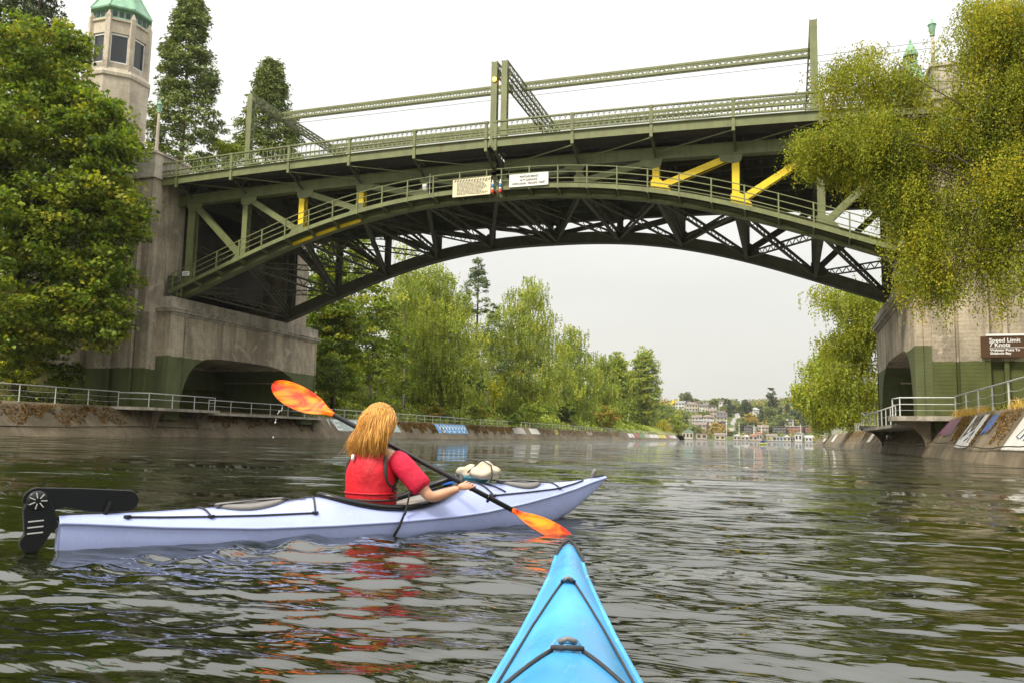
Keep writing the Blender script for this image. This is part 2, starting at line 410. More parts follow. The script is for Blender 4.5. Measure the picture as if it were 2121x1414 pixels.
# construction joints of the wall, one raised rib each, and the cable that hangs along the water
def slopeL(tt): return (-41.95-.90*tt, .5+1.35*tt)
def slopeR(tt): return (6.6+.90*tt, .5+1.35*tt)
cab = MB(); cab.tube([(6.52, y, .62+.09*math.sin(y*.33)+.03*math.sin(y*1.3)) for y in np.arange(8, 80, 1.2)], .022, 5)
cab.build('mooring_cable', M['black'], wr)
cab = MB(); cab.tube([(-41.92, y, .62+.08*math.sin(y*.3)) for y in np.arange(25, 53, 1.2)], .022, 5)
cab.build('mooring_cable', M['black'], wl)
def panel(parent, slope, y0, y1, t0, t1, mat, side, jag=0.):
    nx = -.83*side; nz = .55
    a, b = slope(t0), slope(t1); off = .02
    def P(s_, y): return (s_[0]+nx*off, y, s_[1]+nz*off)
    n = 10; lo = []; hi = []
    for i in range(n+1):
        y = y0+(y1-y0)*i/n
        j = jag*random.uniform(0, 1)
        s_ = slope(t0+j); lo.append(P(s_, y)); hi.append(P(slope(t1-jag*.5*random.random()), y))
    mb = MB(); b0 = lo+hi
    mb.add(b0, [(i, i+1, n+2+i, n+1+i) for i in range(n)])
    return mb.build('painted_panel', mat, parent)
def pm(name, c): return pmat(name, c, .7, .16, 1.5, streak=.3, dirt=(.3, .26, .2))
PC = {k: pm('graffiti_'+k, v) for k, v in dict(white=(.66, .64, .58), blue=(.055, .10, .24), sky=(.10, .30, .58), purple=(.20, .10, .13), pale=(.40, .48, .44), yellow=(.62, .55, .12), green=(.12, .25, .11), red=(.38, .12, .10), grey=(.42, .38, .34)).items()}
# right wall, read off along the slope
for y0, y1, t0, t1, c, jg in [(39.2, 36.5, -.02, 1.0, 'white', .05), (35.9, 34.6, .35, .98, 'blue', .2), (30.9, 20, -.02, 1.1, 'white', 0.), (46.2, 42.0, .38, 1., 'purple', .1),
                              (82.5, 79.0, .1, 1., 'white', .03), (66.6, 64.5, .3, .85, 'grey', .2), (150, 143, .1, 1., 'white', .05), (187, 178, .1, 1., 'white', .03)]:
    panel(wr, slopeR, y0, y1, t0, t1, PC[c], 1, jg)
Yb = [onX(px_, 886, -42.4)[1] for px_ in (682, 826, 904, 968, 1064, 1088, 1099, 1118, 1150, 1158, 1217, 1228)]
for y0, y1, t0, t1, c, jg in [(Yb[0], Yb[1], .12, 1., 'pale', .02), (Yb[2], Yb[3], .12, 1., 'sky', .02), (Yb[4], Yb[5], .2, 1., 'grey', .1), (Yb[6], Yb[7], .25, 1., 'white', .05),
                              (Yb[8], Yb[9], .3, 1., 'yellow', .1), (Yb[10], Yb[11], .3, 1., 'grey', .2)]:
    panel(wl, slopeL, y0, y1, t0, t1, PC[c], -1, jg)
yy = 228.
for c in ('white', 'red', 'green', 'grey', 'white', 'white', 'yellow', 'yellow', 'red', 'pale', 'white'):
    panel(wl, slopeL, yy, yy+8.5, .1, .95, PC[c], -1, .02); yy += 9.3
# brush lettering on the panels
def stroke(parent, slope, side, pts, mat, wd=.05):
    mb = MB(); nx = -.83*side; nz = .55
    q = [Vector((slope(t_)[0]+nx*.035, y_, slope(t_)[1]+nz*.035)) for y_, t_ in pts]
    for a, b in zip(q, q[1:]): mb.bar(a, b, wd, .012, (nx, 0, nz))
    return mb.build('brush_stroke', mat, parent)
for pts in [[(38.6, .95), (38.9, .25)], [(38.2, .95), (38.75, .35), (38.2, .45)], [(37.9, .8), (37.5, .95), (37.4, .6), (37.8, .5)], [(37.6, .35), (37.2, .5), (37.1, .15)], [(37.9, .2), (37.5, .3)]]:
    stroke(wr, slopeR, 1, pts, M['ink'], .05)
for pts in [[(29.6, .95), (29.9, .7), (29.3, .8)], [(29.1, .95), (29.3, .65)], [(29.9, .55), (29.5, .62), (30., .3), (29.5, .25)], [(29.2, .5), (29.4, .25), (29., .4)], [(28.7, .95), (28.9, .6), (28.4, .8)], [(28.6, .5), (28.9, .2), (28.3, .45)]]:
    stroke(wr, slopeR, 1, pts, PC['blue'], .03)
for i in range(9):      # white words on the blue panel, too worn to read
    f = Yb[2]+(Yb[3]-Yb[2])*(.08+.1*i); stroke(wl, slopeL, -1, [(f, .9), (f+.5, .55), (f+.2, .5), (f+.8, .75)], M['white'], .16)
for i in range(5):
    f = Yb[2]+(Yb[3]-Yb[2])*(.15+.16*i); stroke(wl, slopeL, -1, [(f, .42), (f+.3, .2), (f+.9, .38)], M['white'], .14)
def letters(parent, slope, side, body, y0, step, tb, tt, mat, wd):
    G = {'E': [[(1, 1), (0, 1), (0, 0), (1, 0)], [(0, .5), (.8, .5)]], 'N': [[(0, 0), (0, 1), (1, 0), (1, 1)]], 'L': [[(0, 1), (0, 0), (1, 0)]], 'C': [[(1, 1), (.2, 1), (0, .7), (0, .3), (.2, 0), (1, 0)]]}
    for i, ch in enumerate(body):
        for s_ in G.get(ch, []):
            stroke(parent, slope, side, [(y0+step*(i+.72*x), tb+(tt-tb)*z) for x, z in s_], mat, wd)
letters(wl, slopeL, -1, 'E  NLECC', Yb[0]+1.2, (Yb[1]-Yb[0])/11, .25, .85, M['white'], .16)

# ------------------------------------------------------------------ guard rails
def guard_rail(name, path, spacing, bars, label, hgt=1.0, rt=.035, rp=.032, sag=0.):
    root = empty(name, path[0], label=label, cat='railing', group='railings along the canal walls')
    pts = [Vector(p) for p in path]; posts = []
    for a, b in zip(pts, pts[1:]):
        L = (b-a).length; n = max(1, int(round(L/spacing)))
        for i in range(n): posts.append(a+(b-a)*(i/n))
    posts.append(pts[-1])
    me = MB().tube([(0, 0, -.08), (0, 0, hgt)], rp, 6).box((0, 0, 0), (.12, .12, .03))
    first = None
    for p in posts:
        if first is None: first = me.build('post', M['galv'], root, world=False); o = first
        else: o = first.copy(); col.objects.link(o)
        o.parent = root; o.location = p-root.location
    top = MB().tube([p+Vector((0, 0, hgt)) for p in pts], rt, 8); top.build('top_rail', M['galv'], root, smooth=True)
    for z, r_ in bars:
        mb = MB()
        for a, b in zip(posts, posts[1:]):
            mb.tube([a+(b-a)*f+Vector((0, 0, z-sag*4*f*(1-f))) for f in (0, .25, .5, .75, 1)], r_, 5)
        mb.build('lower_rail', M['galv'], root)
    return root
guard_rail('guard_rail', [(-43.05, -6, 2.0), (-43.05, 19, 2.0), (-43.05, 44.3, 2.0)], 2.5, [(.66, .008), (.33, .008)], 'galvanised pipe railing with thin cables below the maple', 1.0, sag=.03)
guard_rail('guard_rail', [(-43.05, 44.3, 2.0), (-41.3, 45.2, 2.0), (-41.2, 51.9, 2.0)], 2.2, [(.55, .02)], 'two bar railing on the concrete platform beside the left pier', .95)
guard_rail('guard_rail', [(-41.75, 51.9, 1.85), (-41.75, 67.6, 1.85), (-43.1, 69.5, 1.85), (-43.3, 335, 1.85)], 2.45, [(.5, .015)], 'long thin railing on the wall below the birch bank', .95)
guard_rail('guard_rail', [(7.75, 8, 2.0), (7.75, 27, 2.0), (7.72, 45.0, 1.97)], 2.75, [(.66, .009), (.33, .009)], 'pipe railing with drooping cables below the brown speed sign', 1.0, sag=.07)
guard_rail('guard_rail', [(7.72, 45.0, 1.97), (5.35, 45.9, 2.0), (5.15, 47.2, 2.0)], 1.7, [(.6, .022), (.3, .008)], 'railing around the corner platform of the right pier', .93)
guard_rail('guard_rail', [(5.3, 47.3, 1.62), (5.3, 65.6, 1.62), (5.15, 66.6, 1.85), (7.6, 68.0, 1.85), (7.7, 226, 1.95)], 2.4, [(.5, .012)], 'long railing on the right wall running past the arch and the hanging birches', .97)
# cantilevered corner platforms with their curved brackets
def platform(pts, z, th, brs, label):
    root = empty('walkway_platform', (pts[0][0], pts[0][1], z), label=label, cat='platform', group='concrete platforms jutting from the canal walls')
    MB().prism([(x, y, z-th) for x, y in pts], (0, 0, th)).build('slab', M['conc'], root)
    for (x0, x1, y) in brs:
        s_ = 1 if x1 > x0 else -1; prof = [(x0, y-.12, z-th)]
        for k in range(7):
            a_ = k/6*math.pi/2; prof.append((x0+s_*(abs(x1-x0))*math.sin(a_), y-.12, z-th-.10-1.2*(1-math.cos(a_))))
        prof.append((x1+s_*.25, y-.12, z-th-1.3)); prof.append((x1+s_*.25, y-.12, z-th))
        MB().prism(prof, (0, .24, 0)).build('bracket', M['wall'], root)
    return root
platform([(8.6, 44.6), (7.6, 44.7), (5.2, 45.6), (4.95, 46.0), (4.95, 47.6), (8.6, 47.6)], 2.0, .24, [(5.05, 6.5, 46.1)], 'near platform of the right wall with a curved bracket')
platform([(4.95, 66.0), (4.95, 67.2), (7.6, 68.4), (8.6, 68.4), (8.6, 66.0)], 1.85, .22, [(5.05, 6.5, 66.6)], 'far platform of the right wall beyond the arch')
platform([(-44.5, 43.6), (-43.1, 43.6), (-41.2, 44.6), (-40.95, 45.2), (-40.95, 52.2), (-44.5, 52.2)], 2.0, .2, [(-41.05, -41.9, 51.2), (-41.05, -41.9, 46.6)], 'near platform of the left wall below the pier')
platform([(-41.5, 65.0), (-41.5, 67.8), (-43.1, 69.8), (-44.5, 69.8), (-44.5, 65.0)], 1.85, .2, [(-41.6, -42.0, 67.0)], 'far platform of the left wall behind the raised paddle blade')
# walkway slabs in front of the two pier arches
for x0, x1, z in ((5.15, 7.6, 1.62), (-41.55, -43.2, 1.85)):
    o = MB().bb((x0, 47.62 if x0 > 0 else 52.22, z-.18), (x1, 65.98 if x0 > 0 else 64.98, z)).build('walkway', M['conc']); tag(o, kind='structure')

# ------------------------------------------------------------------ piers
ARCH = [(49.05, -.6), (49.0, 2.3), (49.25, 3.5), (49.7, 4.56), (50.4, 5.3), (51.5, 5.85), (53, 6.0), (56, 6.05), (59.7, 6.02), (61.4, 5.82), (62.8, 5.3), (64.0, 4.45), (64.6, 3.4), (64.9, 2.3), (64.9, -.6)]
def pier(s, Xf, label):
    X = lambda xo: Xf+s*xo
    root = empty('bridge_pier', (X(6), 57, 1.6), label=label, cat='bridge pier', group='concrete bascule piers')
    zb, zt = 1.2, 8.95
    mb = MB()
    A = [(y, max(z, zb)) for y, z in ARCH]
    prof = [(47.5, zb)]+A+[(66.7, zb)]
    for (ya, za), (yb_, zb_) in zip(prof, prof[1:]):
        if abs(ya-yb_) < 1e-6: continue
        if ya == 47.5 or yb_ == 66.7: za = zb_ = zb
        mb.add([(X(0), ya, za), (X(0), yb_, zb_), (X(0), yb_, zt), (X(0), ya, zt)], [(0, 1, 2, 3)])
    for (ya, za), (yb_, zb_) in zip(A, A[1:]):
        mb.add([(X(0), ya, za), (X(0), yb_, zb_), (X(7.5), yb_, zb_), (X(7.5), ya, za)], [(0, 1, 2, 3)])
    mb.add([(X(7.5), 48, zb), (X(7.5), 66, zb), (X(7.5), 66, 7), (X(7.5), 48, 7)], [(0, 1, 2, 3)])
    for y in (47.5, 66.7): mb.add([(X(0), y, zb), (X(8), y, zb), (X(8), y, zt), (X(0), y, zt)], [(0, 1, 2, 3)])
    mb.add([(X(0), 47.5, zt), (X(8), 47.5, zt), (X(8), 66.7, zt), (X(0), 66.7, zt)], [(0, 1, 2, 3)])
    mb.build('arched_base', M['conc_block'], root)
    cor = MB()
    for z0, z1, pr in ((8.75, 8.92, .10), (8.92, 9.12, .30), (9.12, 9.22, .38), (9.22, 10.0, .12)):
        cor.bb((X(-pr), 47.5-pr, z0), (X(2.0), 66.7+pr, z1))
    cor.build('cornice', M['conc'], root)
    for y in (47.5, 66.7):
        MB().bb((X(-.06), y-.06, 1.3), (X(.35), y+.25 if y < 50 else y+.06, 8.74)).build('corner_strip', M['conc_block'], root)
    # pylons at both ends, proud ledges and sloped buttress caps
    for y0, y1, ny in ((46.1, 49.55, -1), (63.4, 66.55, 1)):
        py = MB(); py.bb((X(1.1), y0, 1.3), (X(12), y1, 18.55)).build('pylon', M['conc_pyl'], root)
        c = MB(); c.bb((X(.95), y0-.14, 18.5), (X(12.1), y1+.14, 18.85)); c.bb((X(1.02), y0-.05, 18.85), (X(12), y1+.05, 20.3)); c.bb((X(.92), y0-.14, 20.3), (X(12.1), y1+.14, 20.48))
        c.build('parapet', M['conc'], root)
        yn = y0 if ny < 0 else y1
        for xa, xb, d in ((.55, 1.6, .0), (1.75, 2.1, .22), (2.85, 3.1, .2), (3.7, 3.9, .16), (6.2, 6.8, .25), (9., 9.6, .25)):
            MB().bb((X(xa), yn, 1.3), (X(xb), yn+ny*(d+.12), 17.6 if xa > 1 else 8.7)).build('pilaster', M['conc_pyl'], root)
        for zz in (16.4, 12.9):
            xa, xb = 2.1, 2.85
            MB().prism([(X(xa), yn, zz), (X(xa), yn+ny*.75, zz-.8), (X(xa), yn+ny*.75, zz-1.05), (X(xa), yn+ny*.55, zz-1.2), (X(xa), yn, zz-1.2)], (s*(xb-xa), 0, 0)).build('buttress_cap', M['conc_pyl'], root)
            MB().bb((X(xa), yn, zz-5 if zz > 14 else 1.3), (X(xb), yn+ny*(.2 if zz > 14 else .35), zz-1.2)).build('buttress', M['conc_pyl'], root)
    # machinery room behind the trunnions and the approach deck above it
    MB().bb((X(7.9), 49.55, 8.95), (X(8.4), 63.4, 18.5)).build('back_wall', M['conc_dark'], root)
    MB().bb((X(.8), 49.5, 18.55), (X(26), 63.45, 18.9)).build('approach_deck', M['deck'], root)
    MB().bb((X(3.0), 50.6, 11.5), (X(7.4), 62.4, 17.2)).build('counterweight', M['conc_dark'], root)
    return root
XLF, XRF = -41.98, 6.39
PL = pier(-1, XLF, 'stained concrete pier with green painted base and arch beside the maple')
PR = pier(1, XRF, 'concrete pier with green painted base partly hidden by hanging birch branches')
o = MB().bb((7.9, 41.0, -1), (34, 46.1, 1.75)).build('pier_apron', M['conc']); tag(o, kind='structure')

# ------------------------------------------------------------------ bridge leaves
XC = -17.55
OFF = [.32, 5.3, 10.1, 14.8, 19.5, 24.2]
YN, YF = 48.9, 62.0
_pf = np.polyfit([-5, 0, 5, 10, 15, 19.6, 24.2, 26.5], [15.65, 15.75, 15.65, 14.98, 13.55, 12.05, 10.35, 9.5], 4)
def arch(off): return float(np.polyval(_pf, off))
ZTB, ZTT = 17.4, 18.08           # top chord
def camb(off): return .18-.45*(off/24.)**2
def leaf(s, label):
    X = lambda off: XC+s*off
    root = empty('drawbridge_leaf', (X(24.2), (YN+YF)/2, 10.), label=label, cat='drawbridge', group='steel bascule leaves')
    S, D, Yl = M['steel'], M['steel_dark'], M['yellow']
    left = s < 0
    # --- trusses
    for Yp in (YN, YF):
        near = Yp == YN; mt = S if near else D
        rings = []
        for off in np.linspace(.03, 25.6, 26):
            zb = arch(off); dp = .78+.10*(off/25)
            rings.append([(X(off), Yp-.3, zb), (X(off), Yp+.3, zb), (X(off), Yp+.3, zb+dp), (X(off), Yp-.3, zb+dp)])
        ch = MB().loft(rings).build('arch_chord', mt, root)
        fl = MB(); ribs = MB()
        for a, b in zip(rings, rings[1:]):
            pa, pb = Vector(a[0])+Vector((0, .3, 0)), Vector(b[0])+Vector((0, .3, 0))
            fl.bar(pa, pb, .78, .05)
            ta, tb = Vector(a[3])+Vector((0, .3, 0)), Vector(b[3])+Vector((0, .3, 0)); fl.bar(ta, tb, .78, .05)
        fl.build('chord_flange', mt, ch)
        tc_ = MB()
        for o1, o2 in zip(OFF[:-1]+[24.2], OFF[1:]+[26.]):
            if o1 == o2: continue
            tc_.bar((X(o1), Yp, (ZTB+ZTT)/2+camb(o1)), (X(o2), Yp, (ZTB+ZTT)/2+camb(o2)), .42, ZTT-ZTB)
            for zz in (ZTB, ZTT): tc_.bar((X(o1), Yp, zz+camb(o1)), (X(o2), Yp, zz+camb(o2)), .62, .05)
        tc_.build('top_chord', mt, root)
        for i, off in enumerate(OFF):
            zb, zt = arch(off)+.82, ZTB+camb(off)
            yel = near and ((left and i in (2, 3)) or (not left and i in (2, 3)))
            mm = Yl if yel else mt
            wd = .34 if i == 0 else .42 if i < 5 else .62
            po = MB()
            for yy in (-.2, .2): po.bb((X(off)-wd/2, Yp+yy-.03, zb-.05), (X(off)+wd/2, Yp+yy+.03, zt))
            P = po.build('post', mm, root)
            lc = MB()
            for xx in (-wd/2+.03, wd/2-.03):
                n = max(2, int((zt-zb)/.42)); k = 1
                for j in range(n):
                    lc.bar((X(off)+xx, Yp-.2*k, zb+(zt-zb)*j/n), (X(off)+xx, Yp+.2*k, zb+(zt-zb)*(j+1)/n), .06, .02); k = -k
            lc.build('lacing', mt, P)
            if zt-zb > .8:
                g = MB(); h_ = .5 if i > 1 else .3
                g.prism([(X(off)-s*.28, Yp-.27, zt+.02), (X(off)-s*.98, Yp-.27, zt+.02), (X(off)-s*.86, Yp-.27, zt-h_*.75), (X(off)-s*.2, Yp-.27, zt-h_*1.15), (X(off)+s*.3, Yp-.27, zt-h_), (X(off)+s*.42, Yp-.27, zt+.02)], (0, .04, 0))
                yel_g = near and not left and i == 3
                g.build('gusset_plate', mt, root)
                g = MB(); g.prism([(X(off)-s*.3, Yp-.34, zb-.1), (X(off)+s*.95, Yp-.34, zb-.55), (X(off)+s*.9, Yp-.34, zb-.2), (X(off)+s*.3, Yp-.34, zb+.45), (X(off)-s*.28, Yp-.34, zb+.45)], (0, .035, 0))
                g.build('gusset_plate', Yl if (near and not left and i in (2, 3)) else mt, root)
        for i in range(1, 6):
            oi, oo = OFF[i-1], OFF[i]
            if i == 1 : oi = .6
            p = Vector((X(oi), Yp, arch(oi)+.9)); q = Vector((X(oo), Yp, ZTB+camb(oo)-.1))
            yel = near and not left and i in (3, 4)
            wd = .40
            if i >= 2:
                d_ = MB()
                for yy in (-.19, .19): d_.bar(p+Vector((s*.25, yy, .0)), q+Vector((-s*.2, yy, 0)), .05, wd)
                Dg = d_.build('diagonal', Yl if yel else mt, root)
                MB().lattice(p+Vector((s*.25, 0, 0)), q+Vector((-s*.2, 0, 0)), .36, .3, (0, 1, 0), .03, .4, .06).build('lacing', mt, Dg)
            else:
                MB().bar(p, q, .3, .3).build('diagonal', mt, root)
    # --- floor system
    MB().bb((X(.12), YN-.3, 18.5), (X(26), YF+.3, 18.62)).build('roadway_deck', M['deck'], root)
    for k in range(7):
        y = YN+1+(YF-YN-2)*k/6
        MB().bb((X(.2), y-.1, 18.02), (X(26), y+.1, 18.5)).build('stringer', D, root)
    rb = MB()
    for off in np.arange(.8, 26, .9): rb.bb((X(off)-.06, YN+.3, 18.3), (X(off)+.06, YF-.3, 18.5))
    tag(rb.build('deck_rib', D, root), kind='stuff')
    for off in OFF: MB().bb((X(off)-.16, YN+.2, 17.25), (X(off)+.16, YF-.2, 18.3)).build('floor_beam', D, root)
    # --- bracing between the trusses
    for i, off in enumerate(OFF):
        zc = arch(off)+.42
        MB().lattice((X(off), YN+.3, zc), (X(off), YF-.3, zc), .66, .26, (0, 0, 1), .09, .75, .07).build('cross_strut', D, root)
        if i >= 2:
            ym = (YN+YF)/2; zt = 17.2
            for a, b in (((YN+.25, zc+.3), (YF-.25, zt)), ((YN+.25, zt), (YF-.25, zc+.3))):
                MB().lattice((X(off), a[0], a[1]), (X(off), b[0], b[1]), .5, .24, (0, 0, 1), .08, .6, .06).build('sway_brace', D, root)
            MB().box((X(off), ym, (zc+.3+zt)/2), (.1, 1.2, .8)).build('gusset_plate', D, root)
            if i >= 4:
                zm = (zc+zt)/2
                MB().lattice((X(off), YN+.3, zm), (X(off), YF-.3, zm), .5, .24, (0, 0, 1), .08, .6, .06).build('cross_strut', D, root)
    for i in range(5):
        a, b = OFF[i], OFF[i+1]; za, zb = arch(a)+.4, arch(b)+.4
        MB().lattice((X(a), YN+.3, za), (X(b), YF-.3, zb), .46, .22, (0, 0, 1), .07, .55, .05).build('lateral_brace', D, root)
        MB().lattice((X(a), YF-.3, za), (X(b), YN+.3, zb), .46, .22, (0, 0, 1), .07, .55, .05).build('lateral_brace', D, root)
    # --- cantilevered footways, brackets, fascia
    for Ye, sg in ((46.9, 1), (64.0, -1)):
        MB().bb((X(.1), Ye+sg*.06, 18.62), (X(25.6), (YN+.35 if sg > 0 else YF-.35), 18.74)).build('footway', M['deck'], root)
        fa = MB()
        for o1, o2 in zip(np.linspace(.1, 25.6, 12)[:-1], np.linspace(.1, 25.6, 12)[1:]):
            fa.bar((X(o1), Ye, 18.68+camb(o1)), (X(o2), Ye, 18.68+camb(o2)), .06, .54); fa.bar((X(o1), Ye-.05*sg, 18.95+camb(o1)), (X(o2), Ye-.05*sg, 18.95+camb(o2)), .2, .04)
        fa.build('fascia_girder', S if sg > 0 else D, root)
        for i, off in enumerate(OFF):
            ya = Ye; yb_ = YN-.25 if sg > 0 else YF+.25
            br = MB(); br.bar((X(off), ya, 18.42), (X(off), yb_, 18.42), .1, .08)
            br.bar((X(off), ya+sg*.05, 18.3), (X(off), yb_, 17.55), .14, .09)
            for q_ in (.3, .55, .8): br.bar((X(off), ya+(yb_-ya)*q_, 18.42), (X(off), ya+(yb_-ya)*(q_-.05), 18.3-.75*q_), .06, .06)
            br.build('footway_bracket', D, root)
            if i < 5 and sg > 0:
                MB().bar((X(OFF[i+1]), Ye+.12, 18.28), (X(off), Ye+1.55, 17.8), .07, .05).build('tie_bar', S, root)
        # parapet railing
        zt = 20.05
        pr = MB(); mid = []
        for i, off in enumerate(OFF):
            c = camb(off)
            rp = MB(); rp.bb((X(off)-.09, Ye-.10, 18.15+c), (X(off)+.09, Ye+.07, zt+c+.02)); rp.bb((X(off)-.12, Ye-.12, zt+c-.1), (X(off)+.12, Ye+.09, zt+c+.05))
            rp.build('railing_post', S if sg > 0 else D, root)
        for z_, h_, d_ in ((zt, .09, .14), (19.45, .06, .1), (19.12, .07, .1)):
            for o1, o2 in zip(np.linspace(.12, 25.6, 12)[:-1], np.linspace(.12, 25.6, 12)[1:]):
                pr.bar((X(o1), Ye-.02, z_+camb(o1)), (X(o2), Ye-.02, z_+camb(o2)), d_, h_)
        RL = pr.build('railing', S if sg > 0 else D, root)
        bl = MB()
        for off in np.arange(.35, 25.4, .345):
            c = camb(off); x = X(off)
            bl.bar((x, Ye-.02, 19.45+c), (x, Ye-.02, zt+c), .03, .03)
            if sg > 0:
                bl.bar((x, Ye-.02, zt+c-.22), (x+s*.15, Ye-.02, zt+c-.03), .025, .03); bl.bar((x, Ye-.02, zt+c-.22), (x-s*.15, Ye-.02, zt+c-.03), .025, .03)
            bl.bb((x-.055, Ye-.035, 19.12+c), (x+.055, Ye-.005, 19.45+c))
            xm = x+s*.1725
            for zz in (19.17, 19.40): bl.box((xm, Ye-.02, zz+c), (.14, .03, .08))
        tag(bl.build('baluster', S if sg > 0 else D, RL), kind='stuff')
    # --- inspection walkway on the outside of the near arch
    offs = np.linspace(.15, 24.9, 27)
    wk = MB(); ed = MB(); rt = [MB(), MB(), MB()]
    for a, b in zip(offs, offs[1:]):
        za, zb = arch(a)+.36, arch(b)+.36
        wk.bar((X(a), 48.12, za), (X(b), 48.12, zb), .92, .05)
        ed.bar((X(a), 47.66, za-.03), (X(b), 47.66, zb-.03), .07, .26)
        for k, zz in enumerate((1.25, .85, .45)): rt[k].bar((X(a), 47.66, za+zz), (X(b), 47.66, zb+zz), .05, .05)
    W = wk.build('walkway_grating', D, root); ed.build('edge_channel', S, W)
    for r_ in rt: r_.build('handrail', S, W)
    for j, a in enumerate(np.linspace(.5, 24.6, 14)):
        za = arch(a)+.36
        MB().bb((X(a)-.04, 47.60, za-.22), (X(a)+.04, 47.70, za+1.28)).build('rail_stanchion', S, W)
        MB().prism([(X(a)-.04, 47.65, za-.1), (X(a)-.04, 48.55, za-.1), (X(a)-.04, 48.55, za-.42), (X(a)-.04, 47.65, za-.2)], (.08, 0, 0)).build('walkway_bracket', S, W)
    lp = np.linspace(.5, 24.6, 14)
    for j, (a, b) in enumerate(zip(lp, lp[1:])):
        yel = left and 9.6 < (a+b)/2 < 14.9
        MB().tube([(X(a+.16), 48.48, arch(a+.16)-.02), (X(b-.16), 48.48, arch(b-.16)-.02)], .13, 10).build('arch_conduit', Yl if yel else S, root, smooth=True)
    # --- portals that carry the trolley-wire beams
    zp = 24.85
    for off, inner in ((.35, True), (19.25, False)):
        c = camb(off)
        for Yp in (YN-.55, YF+.55):
            po = MB(); po.bb((X(off)-.2, Yp-.2, 18.5), (X(off)+.2, Yp-.16, zp)); po.bb((X(off)-.2, Yp+.16, 18.5), (X(off)+.2, Yp+.2, zp))
            P = po.build('portal_post', S, root)
            l_ = MB()
            for xx in (-.18, .18):
                for k in range(16):
                    z0 = 18.6+k*.38; y0, y1 = (-.18, .18) if k % 2 else (.18, -.18)
                    l_.bar((X(off)+xx, Yp+y0, z0), (X(off)+xx, Yp+y1, z0+.38), .03, .05)
            l_.build('lacing', S, P)
            sg = 1 if Yp < 55 else -1
            MB().prism([(X(off)-.21, Yp+sg*.2, zp-.5), (X(off)-.21, Yp+sg*1.0, zp-.5), (X(off)-.21, Yp+sg*.35, zp-.75), (X(off)-.21, Yp+sg*.2, zp-1.2)], (.42, 0, 0)).build('knee_plate', S, root)
        pb = MB()
        for xx in (-.18, .18): pb.lattice((X(off)+xx, YN-.75, zp-.25), (X(off)+xx, YF+.75, zp-.25), .58, .06, (0, 0, 1), .13, .42, .06)
        for zz in (zp-.02, zp-.48): pb.lattice((X(off), YN-.75, zz), (X(off), YF+.75, zz), .42, .03, (1, 0, 0), .06, .5, .05)
        pb.build('portal_beam', S, root)
    for y in (51.9, 59.2):
        lb = MB()
        for yy in (-.14, .14): lb.lattice((X(.35), y+yy, zp-.24), (X(19.25), y+yy, zp-.28), .56, .07, (0, 0, 1), .14, .36, .06)
        lb.build('trolley_beam', S, root)
        wr_ = MB(); 
        for yy in (-.5, .4): wr_.tube([(X(.35), y+yy, zp-.75), (X(19.25), y+yy, zp-.75), (X(26), y+yy, zp-.7)], .015, 4)
        wr_.build('trolley_wire', M['black'], root)
    # trunnion feet
    for Yp in (YN, YF):
        z0 = arch(25.)
        MB().prism([(X(24.7), Yp-.4, z0+.2), (X(26.2), Yp-.4, z0+.5), (X(26.9), Yp-.4, 9.9), (X(25.2), Yp-.4, 9.9)], (0, .8, 0)).build('bearing_shoe', D, root)
    return root
LL = leaf(-1, 'green steel bridge half with two yellow posts reaching from the pier by the maple')
LR = leaf(1, 'green steel bridge half with yellow diagonals reaching towards the hanging birch')
# ------------------------------------------------------------------ lettering
def text_mesh(name, body, size, loc, mat, parent, align='CENTER', squeeze=1., bold=0.):
    cu = bpy.data.curves.new(name, 'FONT'); cu.body = body; cu.size = size; cu.align_x = align; cu.align_y = 'CENTER'; cu.extrude = .004; cu.offset = bold; cu.resolution_u = 3
    to = bpy.data.objects.new(name+'_c', cu); col.objects.link(to)
    bpy.context.view_layer.update()
    me = bpy.data.meshes.new_from_object(to.evaluated_get(bpy.context.evaluated_depsgraph_get()))
    bpy.data.objects.remove(to)
    me.name = name; me.materials.clear(); me.materials.append(mat)
    me.transform(Matrix.Translation(loc) @ Matrix.Rotation(math.pi/2, 4, 'X') @ Matrix.Diagonal((squeeze, 1, 1, 1)))
    o = bpy.data.objects.new(name, me); col.objects.link(o); adopt(o, parent); return o
# clearance board
sg = empty('clearance_sign', (-15.2, 47.56, 16.05), label='white bridge sign with clearance and whistle signal lettering', cat='sign')
MB().bb((-16.48, 47.52, 16.08), (-13.92, 47.58, 16.9)).build('board', M['white'], sg)
for bdy, z, sq in (('MONTLAKE BRIDGE', 16.70, .72), ('46 FT CLEARANCE', 16.48, .72), ('WHISTLE SIGNAL 1 PROLONG 1 SHORT', 16.26, .66)):
    text_mesh('lettering', bdy, .185, (-15.2, 47.505, z), M['ink'], sg, squeeze=sq)
# rules board with a striped top edge
sg = empty('rules_sign', (-19., 47.56, 15.75), label='cream sign board full of small print with striped top edge', cat='sign')
Mx = Matrix.Rotation(R(-1.5), 4, 'Y')
MB().prism([(-20.33, 47.52, 15.72), (-17.74, 47.52, 15.76), (-17.72, 47.52, 16.93), (-20.33, 47.52, 16.86)], (0, .06, 0)).build('board', M['cream'], sg)
for k in range(13):
    x = -20.25+k*.195
    MB().prism([(x, 47.505, 16.70), (x+.08, 47.505, 16.70), (x+.17, 47.505, 16.83), (x+.09, 47.505, 16.83)], (0, .012, 0)).build('stripe', M['ink'], sg)
ln = MB()
for k in range(10):
    x = -20.02; z = 16.62-k*.085
    while x < -18.0-random.uniform(0, .3):
        l_ = random.uniform(.05, .22); ln.bb((x, 47.508, z), (x+l_, 47.518, z+.035)); x += l_+.045
tag(ln.build('small_print', M['ink'], sg), kind='stuff')
